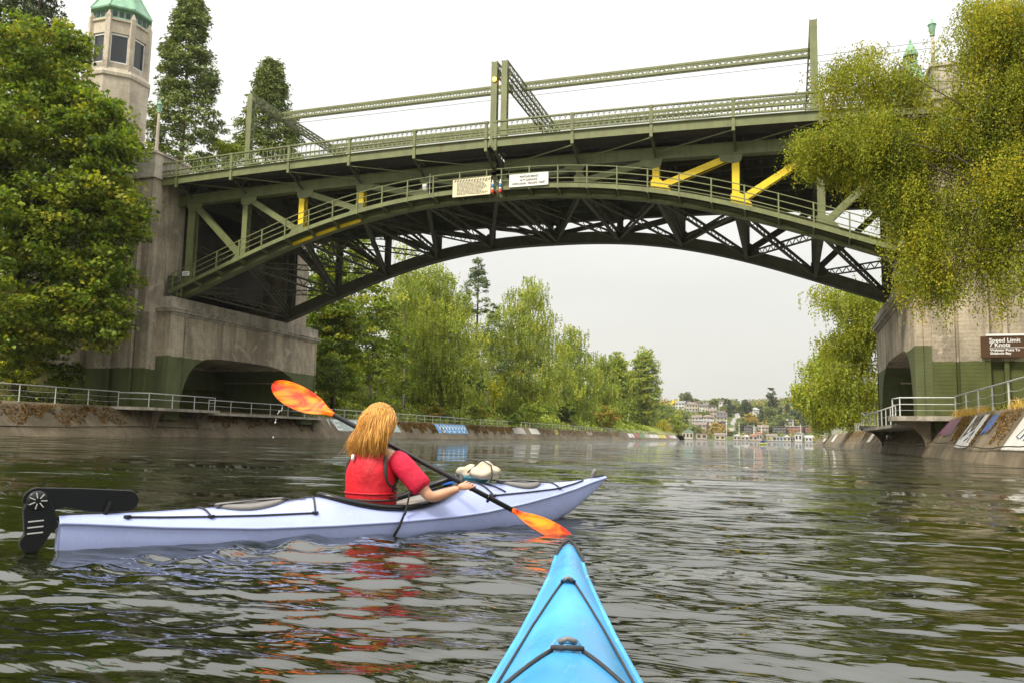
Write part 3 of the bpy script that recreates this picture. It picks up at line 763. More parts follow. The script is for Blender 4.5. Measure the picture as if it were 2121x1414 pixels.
# speed sign on the right pier
sg = empty('speed_sign', (10.0, 45.95, 4.9), label='brown speed limit sign with white lettering on the right pier', cat='sign')
MB().bb((9.05, 45.60, 4.9), (11.03, 45.66, 5.95)).build('board', M['brown'], sg, bevel=.01)
MB().bb((9.3, 45.56, 5.96), (11.0, 45.72, 6.06)).build('lamp_bar', M['white'], sg)
text_mesh('lettering', 'Speed Limit', .27, (9.42, 45.585, 5.74), M['white'], sg, 'LEFT', 1.05, .006)
text_mesh('lettering', '7 Knots', .27, (9.42, 45.585, 5.52), M['white'], sg, 'LEFT', 1.05, .006)
MB().bb((9.42, 45.585, 5.375), (11.0, 45.6, 5.395)).build('rule_line', M['white'], sg)
text_mesh('lettering', 'Webster Point To', .165, (9.44, 45.585, 5.27), M['white'], sg, 'LEFT', 1.05, .005)
text_mesh('lettering', 'Shilshole Bay', .165, (9.44, 45.585, 5.11), M['white'], sg, 'LEFT', 1.05, .005)
for x_ in (9.2, 10.8): MB().bb((x_, 45.66, 5.0), (x_+.08, 46.1, 5.9)).build('mount', M['galv'], sg)
# channel lanterns, amber lamp, small plates
def nav(x, lab):
    r_ = empty('navigation_lantern', (x, 47.5, 15.75), label=lab, cat='lantern', group='channel lanterns at the middle of the bridge')
    MB().lathe((x, 47.5, 15.78), [(.10, 0), (.105, .02), (.105, .2), (.09, .22)], 14).build('red_lens', M['red'], r_, True)
    MB().lathe((x, 47.5, 16.0), [(.085, 0), (.085, .14)], 14).build('cage', M['white'], r_, True)
    MB().lathe((x, 47.5, 16.14), [(.1, 0), (.1, .18), (.08, .2)], 14).build('blue_lens', M['blue_p'], r_, True)
    MB().lathe((x, 47.5, 16.34), [(.09, 0), (.09, .1), (.03, .2), (.03, .3)], 14).build('cap', M['white'], r_, True)
    MB().bb((x-.03, 47.5, 15.7), (x+.03, 47.64, 15.78)).build('bracket', M['steel'], r_)
nav(-17.58, 'red and blue channel lantern beside the cream sign board')
nav(-17.06, 'red and blue channel lantern beside the white clearance sign')
m_, t_, b_, o_ = newmat('amber_lens'); b_.inputs['Base Color'].default_value = (1, .35, .02, 1); b_.inputs['Emission Color'].default_value = (1, .42, .05, 1); b_.inputs['Emission Strength'].default_value = 9.
M['amber'] = m_
r_ = empty('warning_lamp', (-17.72, 48.1, 23.5), label='lit amber lamp on the tall portal post at mid span', cat='lamp')
MB().lathe((-17.85, 48.12, 23.62), [(.02, -.12), (.13, -.06), (.15, 0), (.12, .1), (.03, .14)], 14, (0, -1, 0)).build('lens', M['amber'], r_, True)
MB().lathe((-17.85, 48.14, 23.62), [(.17, .0), (.17, .05)], 14, (0, -1, 0)).build('housing', M['black'], r_)
for px_, py_, Y_, lab in ((385, 567, 47.5, 'small white notice plate at the walkway end by the left pier'), (1872, 505, 47.5, 'small white notice plate at the walkway end by the birch')):
    P = onY(px_, py_, Y_); r_ = empty('notice_plate', P, label=lab, cat='sign')
    MB().bb((P[0]-.3, Y_-.02, P[2]-.16), (P[0]+.3, Y_+.02, P[2]+.16)).build('board', M['white'], r_)
    MB().bb((P[0]-.03, Y_+.02, P[2]-.6), (P[0]+.03, Y_+.3, P[2]-.05)).build('bracket', M['steel'], r_)
    for k in range(2): MB().bb((P[0]-.22, Y_-.03, P[2]+.02-.1*k), (P[0]+.2-.1*k, Y_-.021, P[2]+.06-.1*k)).build('print_line', M['ink'], r_)
P = onY(880, 388, 47.9)
r_ = empty('control_box', P, label='white electrical box on the walkway beside the cream sign', cat='box')
MB().box(P, (.3, .16, .5)).build('cabinet', M['white'], r_, bevel=.02); MB().tube([P+np.array([.3, .1, -.6]), P+np.array([.3, .1, .9])], .03, 6).build('conduit', M['galv'], r_)
# service cabinet with ladder hoops on the left pier ledge
r_ = empty('service_cabinet', (-41.75, 47.9, 10.), label='green machinery cabinet with ladder on the pier ledge', cat='cabinet')
MB().bb((-42.7, 47.7, 10.0), (-42.2, 48.4, 11.6)).build('cabinet', M['steel_dark'], r_, bevel=.02)
for x in (-41.75, -41.35): MB().bar((x, 47.7, 9.98), (x, 47.7, 11.9), .05, .05).build('upright', M['steel'], r_)
for k in range(6): MB().bar((-41.75, 47.7, 10.2+.3*k), (-41.35, 47.7, 10.2+.3*k), .04, .04).build('rung', M['steel'], r_)

# ------------------------------------------------------------------ bridge towers and lamp posts
def octo(c, a, z):
    r__ = a/math.cos(math.pi/8); return [(c[0]+r__*math.cos(math.pi/8+k*math.pi/4), c[1]+r__*math.sin(math.pi/8+k*math.pi/4), z) for k in range(8)]
def tower(c, z0, dz, label, k_=1.):
    root = empty('bridge_tower', (c[0], c[1], z0), label=label, cat='tower', group='towers of the bridge')
    def st(name, levels, mat, parent=root): return MB().loft([octo(c, a*k_, z+dz) for a, z in levels]).build(name, mat, parent)
    st('lower_shaft', [(2.25, z0-dz), (2.25, 26.6), (2.35, 26.7), (2.35, 26.95), (2.1, 27.35)], M['stone'])
    st('core', [(1.6, 27.3), (1.6, 31.0)], M['dark_glass'])
    st('sill', [(2.08, 27.3), (2.08, 27.75), (1.95, 27.8), (1.95, 27.3)], M['stone'])
    st('frieze', [(1.98, 30.15), (1.98, 31.05), (2.1, 31.1), (2.1, 31.25), (1.6, 31.3)], M['stone'])
    st('copper_drum', [(1.95, 31.2), (1.95, 31.4), (1.8, 31.42), (1.8, 32.0), (2.12, 32.08), (2.15, 32.2)], M['copper'])
    RF = st('copper_roof', [(2.15, 32.2), (1.45, 33.4), (.62, 35.0), (.55, 35.1)], M['copper'])
    st('cupola_base', [(.62, 35.05), (.62, 35.3), (.5, 35.35)], M['copper']); st('cupola_core', [(.3, 35.3), (.3, 36.2)], M['dark_glass'])
    st('cupola_roof', [(.62, 36.1), (.62, 36.25), (.3, 36.9), (.1, 37.2), (.12, 37.35), (.02, 37.6)], M['copper'])
    r__ = 2.0*k_/math.cos(math.pi/8)
    for k in range(8):
        a = math.pi/8+k*math.pi/4; d = Vector((math.cos(a), math.sin(a), 0)); x = V((c[0], c[1], 0))+d*r__
        Mr = Matrix.Rotation(a, 3, 'Z')
        pp = MB(); pp.box((x.x, x.y, 29.3+dz), (.34*k_, .36*k_, 4.2), Mr)
        for sgn in (1,): pp.loft([[x+Mr @ Vector((i*.18*k_, j*.19*k_, 31.35+dz)) for i, j in ((-1, -1), (1, -1), (1, 1), (-1, 1))], [x+Mr @ Vector((i*.03, j*.03, 31.85+dz)) for i, j in ((-1, -1), (1, -1), (1, 1), (-1, 1))]])
        pp.build('corner_pier', M['stone'], root)
        MB().box((V((c[0], c[1], 0))+d*(.5*k_)+Vector((0, 0, 35.75+dz))), (.08, .08, .9), Mr).build('cupola_post', M['copper'], root)
        b = a+math.pi/8; n_ = Vector((math.cos(b), math.sin(b), 0)); fc = V((c[0], c[1], 0))+n_*(1.84*k_); Mn = Matrix.Rotation(b, 3, 'Z')
        W_ = 1.22*k_
        fr = MB()
        for yy in (-W_/2, W_/2): fr.box(fc+Mn @ Vector((0, yy, 28.95+dz)), (.1, .13, 2.3), Mn)
        for zz in (27.85, 30.05): fr.box(fc+Mn @ Vector((0, 0, zz+dz)), (.1, W_, .14), Mn)
        wf = fr.build('window_frame', M['white'], root)
        MB().box(fc+Mn @ Vector((-.03, 0, 28.95+dz)), (.03, W_-.1, 2.15), Mn).build('pane', M['dark_glass'], wf)
        fc2 = V((c[0], c[1], 0))+n_*(1.82*k_)
        for j in range(3):
            MB().box(fc2+Mn @ Vector((0, (j-1)*.45*k_, 31.71+dz)), (.05, .3*k_, .42), Mn).build('clerestory_pane', M['dark_glass'], root)
    for k in range(8):
        a = math.pi/8+k*math.pi/4; d = Vector((math.cos(a), math.sin(a), 0)); rr = 1/math.cos(math.pi/8)*k_
        MB().bar(V((c[0], c[1], 32.2+dz))+d*(2.15*rr), V((c[0], c[1], 35.0+dz))+d*(.64*rr), .09, .08).build('roof_rib', M['copper'], RF)
tower((-48.9, 47.8), 20.4, 0., 'octagonal stone tower with green copper roof above the maple')
tower((9.5, 68.), 14., -5.4, 'green copper cupola of a tower rising behind the hanging birch', .85)
def lamp_post(P, h, label, lan=True):
    r_ = empty('street_lamp', P, label=label, cat='street lamp', group='lamp posts on the bridge approach')
    MB().lathe(P, [(.22, 0), (.22, .3), (.13, .4), (.11, h*.6), (.08, h)], 10).build('post', M['stone'], r_, True)
    MB().lathe((P[0], P[1], P[2]+h), [(.14, 0), (.12, .08), (.19, .55), (.21, .6), (.24, .62), (.15, .72), (.04, .9), (.03, 1.)], 8).build('lantern', M['copper'], r_)
    return r_
P = onY(1936, 200, 47.4); lamp_post((P[0], 47.4, 18.7), onY(1931, 75, 47.4)[2]-18.7, 'concrete lamp post with lantern beside the green cupola')
P = onY(324, 310, 46.8); lamp_post((P[0], 46.8, 20.45), 3.2, 'pale lamp post on the left pylon beside the maple')

# ------------------------------------------------------------------ foliage
def leaf_object(name, C, D, Nn, L, W, T, mat, parent=None):
    C, D, Nn = (np.asarray(a, float) for a in (C, D, Nn)); n = len(C)
    D /= np.linalg.norm(D, axis=1, keepdims=True)+1e-9
    S = np.cross(D, Nn); S /= np.linalg.norm(S, axis=1, keepdims=True)+1e-9
    U = np.cross(S, D)
    L = np.broadcast_to(L, n)[:, None]; W = np.broadcast_to(W, n)[:, None]
    v = np.stack([C-D*L*.5, C+S*W*.5+U*W*.15-D*L*.05, C+D*L*.5-U*L*.12, C-S*W*.5+U*W*.15-D*L*.05], 1).reshape(-1, 3)
    me = bpy.data.meshes.new(name)
    me.vertices.add(n*4); me.vertices.foreach_set('co', v.ravel())
    me.loops.add(n*4); me.loops.foreach_set('vertex_index', np.arange(n*4, dtype=np.int32))
    me.polygons.add(n); me.polygons.foreach_set('loop_start', np.arange(0, n*4, 4, dtype=np.int32)); me.polygons.foreach_set('loop_total', np.full(n, 4, np.int32))
    me.update(calc_edges=True)
    a = me.attributes.new('tint', 'FLOAT_COLOR', 'POINT')
    tc4 = np.ones((n*4, 4)); tc4[:, :3] = np.repeat(np.clip(T, .005, .9), 4, 0); a.data.foreach_set('color', tc4.ravel())
    me.materials.append(mat)
    o = bpy.data.objects.new(name, me); col.objects.link(o)
    if parent is not None: adopt(o, parent)
    return o
def unit(n): 
    v = rng.normal(size=(n, 3)); return v/np.linalg.norm(v, axis=1, keepdims=True)
def tints(n, pal, clump=None, jit=.18):
    pal = np.array(pal, float)
    i = rng.integers(0, len(pal), n) if clump is None else clump
    return np.array([1.85, 1.82, 1.25])*pal[i]*(1+rng.normal(0, jit, (n, 1)))*(1+rng.normal(0, .05, (n, 3)))
def lobe_px(px, py, rx, ry, Y, w=1., ryd=None):
    P = onY(px, py, Y); d = depth_of(P)/F
    return (P[0], P[1], P[2], rx*d, (ryd if ryd else rx*d), ry*d, w)
def clumps_of(lobes, n, shell=.42):
    W = np.array([l[6]*(l[3]*l[4]*l[5])**.62 for l in lobes]); W /= W.sum()
    out_ = []
    for l, k in zip(lobes, np.maximum(1, (W*n).astype(int))):
        d = unit(k)*(rng.random((k, 1))**shell); out_.append(np.array(l[:3])+d*np.array(l[3:6]))
    return np.concatenate(out_)
def crown_broad(C, per, cr, L, pal, up=.9):
    k = len(C); n = k*per
    ci = np.repeat(np.arange(k), per)
    d = unit(n)*(rng.random((n, 1))**.5)
    crr = (cr*rng.uniform(.6, 1.35, k))[ci][:, None]
    P = C[ci]+d*crr*np.array([1, 1, .5])
    Dn = unit(n)*np.array([1, 1, .35])+np.array([0, 0, -.35])
    Nn = unit(n)*.8+np.array([0, 0, up])
    s_ = rng.uniform(.7, 1.3, n)
    base = rng.integers(0, len(pal), k)
    T = tints(n, pal, np.where(rng.random(n) < .7, base[ci], rng.integers(0, len(pal), n)))
    return P, Dn, Nn, L*s_, L*.8*s_, T
def crown_weep(C, strands, sl_, sp, L, pal, cr=.6, out_=None):
    Ps, Ds, Ts = [], [], []
    k = len(C); ns = k*strands
    ci = np.repeat(np.arange(k), strands)
    st = C[ci]+rng.normal(0, cr, (ns, 3))*np.array([1, 1, .45])
    dr = unit(ns)*np.array([1, 1, 0]); ln_ = sl_*rng.uniform(.35, 1.15, ns)
    base = rng.integers(0, len(pal), k)
    m = int(sl_*1.15/sp)+1
    for j in range(m):
        s_ = (j+rng.random(ns))*sp
        ok = s_ < ln_
        if not ok.any(): break
        s1 = s_[ok][:, None]; dd = dr[ok]
        P = st[ok]+dd*(.28*np.minimum(s1, 1.0))+np.array([0, 0, -1.])*np.maximum(0, s1-.12)+rng.normal(0, .07, (ok.sum(), 3))
        Ps.append(P); Ds.append(dd*.5+np.array([0, 0, -.9])+rng.normal(0, .45, (ok.sum(), 3)))
        b_ = base[ci[ok]]; n_ = ok.sum()
        Ts.append(tints(n_, pal, np.where(rng.random(n_) < .85, b_, rng.integers(0, len(pal), n_))))
    P = np.concatenate(Ps); n = len(P); s_ = rng.uniform(.65, 1.25, n)
    return P, np.concatenate(Ds), unit(n)+np.array([0, 0, .25]), L*s_, L*.72*s_, np.concatenate(Ts)
def limbs(base, top, targets, r0, mat, root, lean=(0, 0), name='trunk', r_tip=.03):
    base, top = V(base), V(top); mb = MB()
    pts = [base+(top-base)*f+Vector((math.sin(f*5+base.x)*.12*r0*6*f*(1-f), math.cos(f*4+base.y)*.12*r0*6*f*(1-f), 0)) for f in np.linspace(0, 1, 9)]
    mb.tube(pts, [r0*(1.25 if i == 0 else 1)*(1-.86*(i/8.)) for i in range(9)], 9)
    Lg = (top-base).length
    for tgt in targets:
        tg = V(tgt); f = min(.92, max(.18, (tg.z-base.z-random.uniform(.25, .95)*math.hypot(tg.x-base.x, tg.y-base.y))/max(.1, (top.z-base.z))))
        i = f*8; i0 = int(i); a = pts[i0].lerp(pts[min(8, i0+1)], i-i0)
        md = a.lerp(tg, .55)+Vector((random.uniform(-.06, .06), random.uniform(-.06, .06), random.uniform(.05, .3)))*(tg-a).length
        rr = r0*(1-.86*f)*.5
        qs = [a*(1-t)**2+md*(2*t*(1-t))+tg*t*t+Vector((random.gauss(0, .02), random.gauss(0, .02), random.gauss(0, .03)))*(tg-a).length*.5*math.sin(math.pi*t) for t in np.linspace(0, 1, 9)]
        mb.tube(qs, [max(r_tip*.4, rr*.8*(1-t)**1.3) for t in np.linspace(0, 1, 9)], 5)
    return mb.build(name, mat, root, True)
def tree(name, label, base, top, lobes, style, n, per, size, pal, bark='bark', r0=.3, cr=.8, sl_=2., sp=.12, nl=26, group=None, mat='leaf', clip=None, cat='tree', shell=.42):
    root = empty(name, base, label=label, cat=cat, group=group)
    C = clumps_of(lobes, n, shell)
    if clip is not None: C = C[clip(C)]
    if style == 'broad': dat = crown_broad(C, per, cr, size, pal)
    else: dat = crown_weep(C, per, sl_, sp, size, pal, cr)
    if clip is not None:
        ok = clip(dat[0]); dat = tuple(a[ok] for a in dat)
    leaf_object('crown', *dat, M[mat], root)
    tg = C[rng.choice(len(C), min(nl, len(C)), replace=False)]
    limbs(base, top, tg, r0, M[bark], root)
    return root
GREEN = [(.085, .125, .022), (.115, .155, .028), (.15, .185, .03), (.07, .10, .02)]
MAPLE = [(.078, .118, .020), (.104, .145, .023), (.14, .17, .025), (.058, .088, .017), (.095, .13, .022), (.168, .172, .025)]
GOLD = [(.155, .17, .015), (.19, .195, .018), (.125, .145, .016), (.215, .195, .016), (.095, .118, .016)]
BIRCH = [(.17, .205, .045), (.21, .235, .05), (.14, .175, .04), (.24, .25, .05), (.12, .15, .04)]
DARK = [(.03, .046, .019), (.038, .055, .022), (.026, .038, .017), (.047, .064, .026)]
SEQ = [(.085, .115, .04), (.11, .14, .05), (.065, .09, .032), (.13, .15, .05)]
YELL = [(.30, .30, .025), (.38, .33, .03), (.22, .25, .03)]
RUST = [(.20, .14, .03), (.25, .17, .035), (.14, .13, .03)]

# the maple that hides the left pylon
lo = [lobe_px(80, 130, 90, 95, 40, 1), lobe_px(60, 300, 150, 110, 40, 1.1), lobe_px(190, 270, 85, 80, 40.5), lobe_px(240, 310, 62, 55, 41.), lobe_px(215, 410, 85, 80, 40.5), lobe_px(70, 460, 150, 120, 39.5, 1.1),
      lobe_px(225, 545, 62, 55, 41), lobe_px(90, 610, 150, 90, 39.5), lobe_px(205, 660, 60, 60, 40.5), lobe_px(140, 200, 60, 70, 40.5), lobe_px(-60, 350, 120, 250, 40), lobe_px(222, 235, 40, 36, 41), lobe_px(262, 470, 40, 45, 41.2), lobe_px(60, 700, 90, 45, 39.5), lobe_px(150, 90, 30, 50, 40.5)]
tree('maple_tree', 'large leafy maple overhanging the canal railing in front of the left pylon', (-47.5, 40.5, 2.), tuple(onY(60, 130, 40.3)), lo, 'broad', 1350, 60, .30, MAPLE, r0=.42, cr=.95, nl=45, clip=lambda P: (P[:, 1] < 45.7), group=None, shell=.36)
# tall evergreens behind it
def conifer(name, label, base, h, r, n, per, size, pal, cone=1., cr=.6, gap=.75, r0=.35, group=None, droop=.25, tip=.03):
    root = empty(name, base, label=label, cat='tree', group=group)
    base = np.array(base, float)
    f = rng.random(n)**.85; zz = .06+.94*f
    rr = r*((1-zz)**cone*(1-tip)+tip)*(.45+.55*rng.random(n)**gap)*(1+.18*np.sin(zz*40+rng.random(n)*2))
    th = rng.random(n)*6.283
    C = base+np.stack([rr*np.cos(th), rr*np.sin(th), zz*h-droop*rr], 1)
    P, Dn, Nn, L, W, T = crown_broad(C, per, cr, size, pal, .3)
    od = P-base; od[:, 2] = -.1*np.abs(od[:, 0])
    Dn = Dn+.6*od/(np.linalg.norm(od, axis=1, keepdims=True)+1e-6)
    leaf_object('crown', P, Dn, Nn, L*1.2, W*.55, T, M['needle'], root)
    mb = MB(); mb.tube([base+np.array([0, 0, h*k/6.]) for k in range(7)], [r0*(1-.15*k) for k in range(7)], 8)
    for j in range(min(70, n)):
        c = C[j]; a = base+np.array([0, 0, max(.5, c[2]-base[2]-.1*rr[j])]); mb.tube([a, c], [r0*.18, .015], 4)
    mb.build('trunk', M['bark'], root, True)
    return root
P = onY(375, 330, 71.); conifer('sequoia_tree', 'tall cone shaped sequoia standing behind the octagonal tower', (P[0], 71., 10.), onY(372, -8, 71.)[2]-10., 7.6, 680, 62, .38, SEQ, .72, .95, .35, .5, 'sequoias behind the bridge')
P = onY(552, 320, 86.); conifer('sequoia_tree', 'smaller cone shaped sequoia behind the first portal frame', (P[0], 86., 10.), onY(562, 128, 86.)[2]-10., 12.5, 760, 62, .40, SEQ, .95, 1.1, .3, .5, 'sequoias behind the bridge')
P = onY(40, 40, 52.); conifer('cedar_tree', 'dark cedar trunk and crown above the maple', (P[0]-1, 52., 8.), 32., 6.2, 260, 60, .4, DARK, .5, 1.1, .5, .6)
P = onY(150, 40, 60.); conifer('cedar_tree', 'dark cedar top peeping out between maple and tower', (P[0]-4.6, 60., 10.), 36., 5., 240, 60, .4, DARK, .5, 1.1, .5, .6)
P = onY(470, 320, 75.); tree('garden_tree', 'pale leafy bush top between the two sequoias', (P[0], 75., 14.), (P[0], 75., 19.5), [lobe_px(462, 308, 22, 18, 75), lobe_px(480, 312, 25, 12, 75)], 'broad', 40, 30, .3, BIRCH, r0=.12, cr=.6, nl=8)

# hanging birch on the right bank in front of the bridge
Yr = 33.
lo = [lobe_px(1790, 170, 95, 70, Yr, .55), lobe_px(1725, 200, 40, 50, Yr, .4), lobe_px(1870, 150, 60, 55, Yr, .5), lobe_px(1760, 285, 100, 40, Yr, 1.2), lobe_px(1700, 300, 55, 35, Yr, 1.), lobe_px(1850, 290, 110, 75, Yr, 1.15), lobe_px(1870, 380, 60, 80, Yr, 1.1),
      lobe_px(1915, 480, 60, 80, Yr, 1.1), lobe_px(1925, 560, 60, 45, Yr, .9), lobe_px(2060, 60, 80, 90, Yr-1, .8), lobe_px(2100, 170, 80, 110, Yr-1, 1.2), lobe_px(2010, 300, 70, 80, Yr, .8),
      lobe_px(2070, 360, 80, 120, Yr-1, 1.), lobe_px(1980, 430, 50, 70, Yr, .5), lobe_px(2060, 500, 80, 65, Yr, .8), lobe_px(2120, 560, 40, 40, Yr-1, .7), lobe_px(1960, 610, 20, 30, Yr, .5), lobe_px(2060, 600, 30, 22, Yr, .5), lobe_px(2220, 250, 90, 230, Yr-1, .8), lobe_px(1990, 200, 45, 60, Yr, .6), lobe_px(1950, 250, 45, 40, Yr, .7), lobe_px(2085, 25, 60, 60, Yr-1, .9), lobe_px(2000, 70, 40, 60, Yr-1, .5)]
tree('weeping_birch', 'big golden green weeping birch hanging over the right pier in front of the bridge', (11.8, 31.5, 2.6), (10.6, 32.0, 19.), lo, 'weep', 470, 33, .082, GOLD, 'bark', .34, .30, 1.35, .06, 60, shell=.55)

# birches and others on the left bank beyond the pier
lb = 'trees on the left bank beyond the bridge'
def bank_tree(label, px, top, bot, hw, Y, style='weep', n=150, per=10, size=.3, pal=BIRCH, bark='birch_bark', r0=.2, name='birch_tree', lean=0, sl_=1.5, shape=None, sp=.16, cr=.8, rzf=.14):
    hw *= 1.12
    P = onY(px, bot, Y); zb = zleft(P[0], Y) if P[0] < -44 else 2.
    base = (P[0], Y, zb-.2); hh = bot-top
    shape = shape or ((.12, .38), (.3, .68), (.5, .95), (.7, 1.), (.88, .75))
    los = [lobe_px(px+lean*(1-f)+random.uniform(-.1, .1)*hw, top+hh*f, hw*k_, hh*rzf, Y+random.uniform(-1, 1)) for f, k_ in shape]
    return tree(name, label, base, tuple(onY(px+lean, top+hh*.06, Y)), los, style, n, per, size, pal, bark, r0, cr, sl_, sp, 30, lb)
bank_tree('leafy maple with dark stems right beside the left pier', 690, 480, 830, 62, 78, 'broad', 330, 50, .36, MAPLE, 'bark', .22, 'bank_maple', cr=1.0)
bank_tree('loose alder with pale leaning trunk beside the blonde paddler', 775, 470, 800, 85, 90, 'broad', 330, 46, .36, BIRCH[2:]+MAPLE[:2], 'birch_bark', .2, 'alder_tree', -40, cr=1.1)
bank_tree('tall weeping birch with white trunk left of the dark conifer top', 912, 545, 830, 92, 110, n=560, per=13)
bank_tree('bushy birch standing close behind the tall weeping birch', 850, 560, 790, 60, 118, n=300, per=13)
bank_tree('broad weeping birch with golden green crown right of the conifer top', 1085, 578, 850, 92, 148, n=480, per=13, size=.36, sl_=1.9, sp=.2)
bank_tree('slim birch growing between the two large weeping birches', 1010, 640, 850, 48, 140, n=110, per=11, size=.34, sp=.2)
bank_tree('grey green birch sloping down behind the broad weeping birch', 1185, 675, 865, 62, 185, n=260, per=11, size=.44, sl_=2.2, sp=.24, pal=BIRCH[2:]+GREEN[1:3])
bank_tree('lower birch next to the poplars', 1245, 728, 875, 45, 225, n=200, per=11, size=.5, sl_=2.4, sp=.28, pal=BIRCH[2:]+GREEN[1:3])
bank_tree('feathery birch top next to the alder', 840, 500, 700, 30, 100, n=70, per=9)
P = onY(985, 800, 135.); conifer('deodar_tree', 'open branched conifer top rising above the birches', (P[0], 135., 10.), onY(985, 538, 135.)[2]-10., 6.5, 150, 40, .42, [(.08, .115, .07), (.065, .095, .055), (.10, .13, .08)], .8, .8, .25, .35, lb, .18)
for px_, top, bot, hw, Y, lab in ((1280, 738, 868, 20, 270, 'thin pale poplar beside the tall poplar'), (1335, 728, 880, 30, 330, 'tall columnar poplar above the grassy slope'), (1311, 775, 870, 12, 325, 'short narrow poplar hugging the tall poplar')):
    bank_tree(lab, px_, top, bot, hw, Y, 'broad', 620, 22, .8, GREEN[1:3]+BIRCH[2:4], 'bark', .3, 'poplar_tree', shape=((.12, .62), (.26, .9), (.42, 1.), (.6, 1.), (.78, .95), (.92, .8)), cr=1.7, rzf=.22)
bank_tree('rounded dark tree behind the golden willow', 1372, 835, 885, 28, 360, 'broad', 90, 26, .6, GREEN, 'bark', .3, 'park_tree', cr=1.5)
bank_tree('upright tree at the tip of the grassy slope', 1405, 850, 898, 18, 365, 'broad', 80, 26, .55, BIRCH[:3], 'bark', .3, 'park_tree', cr=1.3)
bank_tree('golden weeping willow at the tip of the grassy slope', 1374, 868, 893, 17, 345, 'weep', 50, 10, .4, YELL[:2]+RUST[:1], 'bark', .25, 'willow_tree', sp=.3, sl_=2.5)
# shrubs on the bank
def shrub(label, px, py, rx, ry, Y, pal, n=40, per=34, size=.2, style='broad', name='shrub', up=0.):
    los = [lobe_px(px+random.uniform(-.3, .3)*rx, py+random.uniform(-.3, .3)*ry, rx*.8, ry*.8, Y+random.uniform(-.6, .6)) for _ in range(3)]
    P = onY(px, py+ry, Y)
    return tree(name, label, (P[0], Y, min(P[2], 1e3)-.3), (P[0], Y, onY(px, py, Y)[2]), los, style, n, per, size, pal, 'bark', .06, .5*rx*depth_of(P)/F*.5, 1., .12, 8, 'shrubs on the left bank', cat='shrub')
sh = [('dark leafy shrub at the foot of the left pier', 692, 790, 40, 55, 72, DARK+GREEN[:2], 70), ('yellowing round shrub below the tall weeping birch', 893, 848, 24, 22, 100, RUST+MAPLE[:2], 40), ('dark columnar evergreen shrub below the birches', 952, 810, 16, 52, 112, DARK, 50),
      ('dark spreading evergreen beside the columnar one', 893, 808, 22, 22, 112, DARK, 36), ('dark evergreen behind the bright yellow bush', 985, 800, 22, 28, 125, DARK, 40), ('bright yellow green bush among the birches', 1022, 808, 20, 32, 120, YELL, 36), ('olive shrub below the bright yellow bush', 990, 855, 34, 24, 110, GREEN+RUST[:1], 50), ('feathery green shrub next to the pale trunk', 838, 805, 28, 34, 95, BIRCH[2:]+GREEN, 50),
      ('dark evergreen shrub under the grey green birch', 1172, 855, 18, 26, 165, DARK, 40), ('green shrub under the broad weeping birch', 1110, 850, 36, 18, 140, GREEN+MAPLE[:1], 50), ('brownish rounded thicket at the end of the slope', 1250, 860, 40, 26, 215, RUST+GREEN[:2], 80), ('dark ivy shrub by the pale trunk', 765, 838, 28, 22, 84, GREEN, 46), ('low green shrub on the path side', 1060, 868, 30, 14, 128, GREEN+MAPLE[:1], 40)]
for lab, px_, py_, rx, ry, Y, pal, n in sh: shrub(lab, px_, py_, rx, ry, Y, pal, n, 40, .16*Y/75.)
shrub('yellow green shrub below the maple beside the railing', 40, 762, 60, 48, 39.5, YELL+MAPLE, 70, 44, .16)
shrub('dark shrub between the yellow shrub and the pier', 135, 775, 50, 42, 42, DARK+GREEN+MAPLE[:2], 70, 44, .16)
# ivy and weeds covering the slopes
def ground_cover(name, label, n, xr, yr, zf, size, pal, h=.35):
    x = rng.uniform(*xr, n); y = yr[0]+(yr[1]-yr[0])*rng.random(n)**1.6
    hump = .5+.5*np.sin(x*1.1+y*.7)*np.sin(y*.9-x*.5)
    z = np.array([zf(a, b) for a, b in zip(x, y)])+h*hump*rng.random(n)
    T = tints(n, pal, ((hump+rng.random(n)*.5)/1.5*len(pal)).astype(int) % len(pal))
    o = leaf_object(name, np.stack([x, y, z], 1), unit(n), unit(n)+np.array([0, 0, .8]), size*rng.uniform(.6, 1.4, n)*(.5+y/110), size*rng.uniform(.5, 1.1, n)*(.5+y/110), T, M['leaf'])
    tag(o, label, 'ivy', kind='stuff')
ground_cover('ivy', 'ivy and weeds covering the left bank', 52000, (-64, -45.2), (66, 300), zleft, .26, GREEN+BIRCH[:2]+MAPLE[1:3], .8)
ground_cover('undergrowth', 'undergrowth below the maple', 7000, (-58, -44.6), (24, 45.9), zleft, .22, GREEN+DARK[:1]+MAPLE[:2], .9)
ground_cover('weeds', 'yellow weeds and ivy at the top of the right wall', 2600, (8.0, 9.6), (26, 41.), lambda x, y: zright(x, y), .11, YELL+MAPLE, .45)
ground_cover('undergrowth', 'undergrowth below the birches of the right bank', 9000, (8.6, 24), (68, 220), zright, .3, GREEN+GOLD, .8)
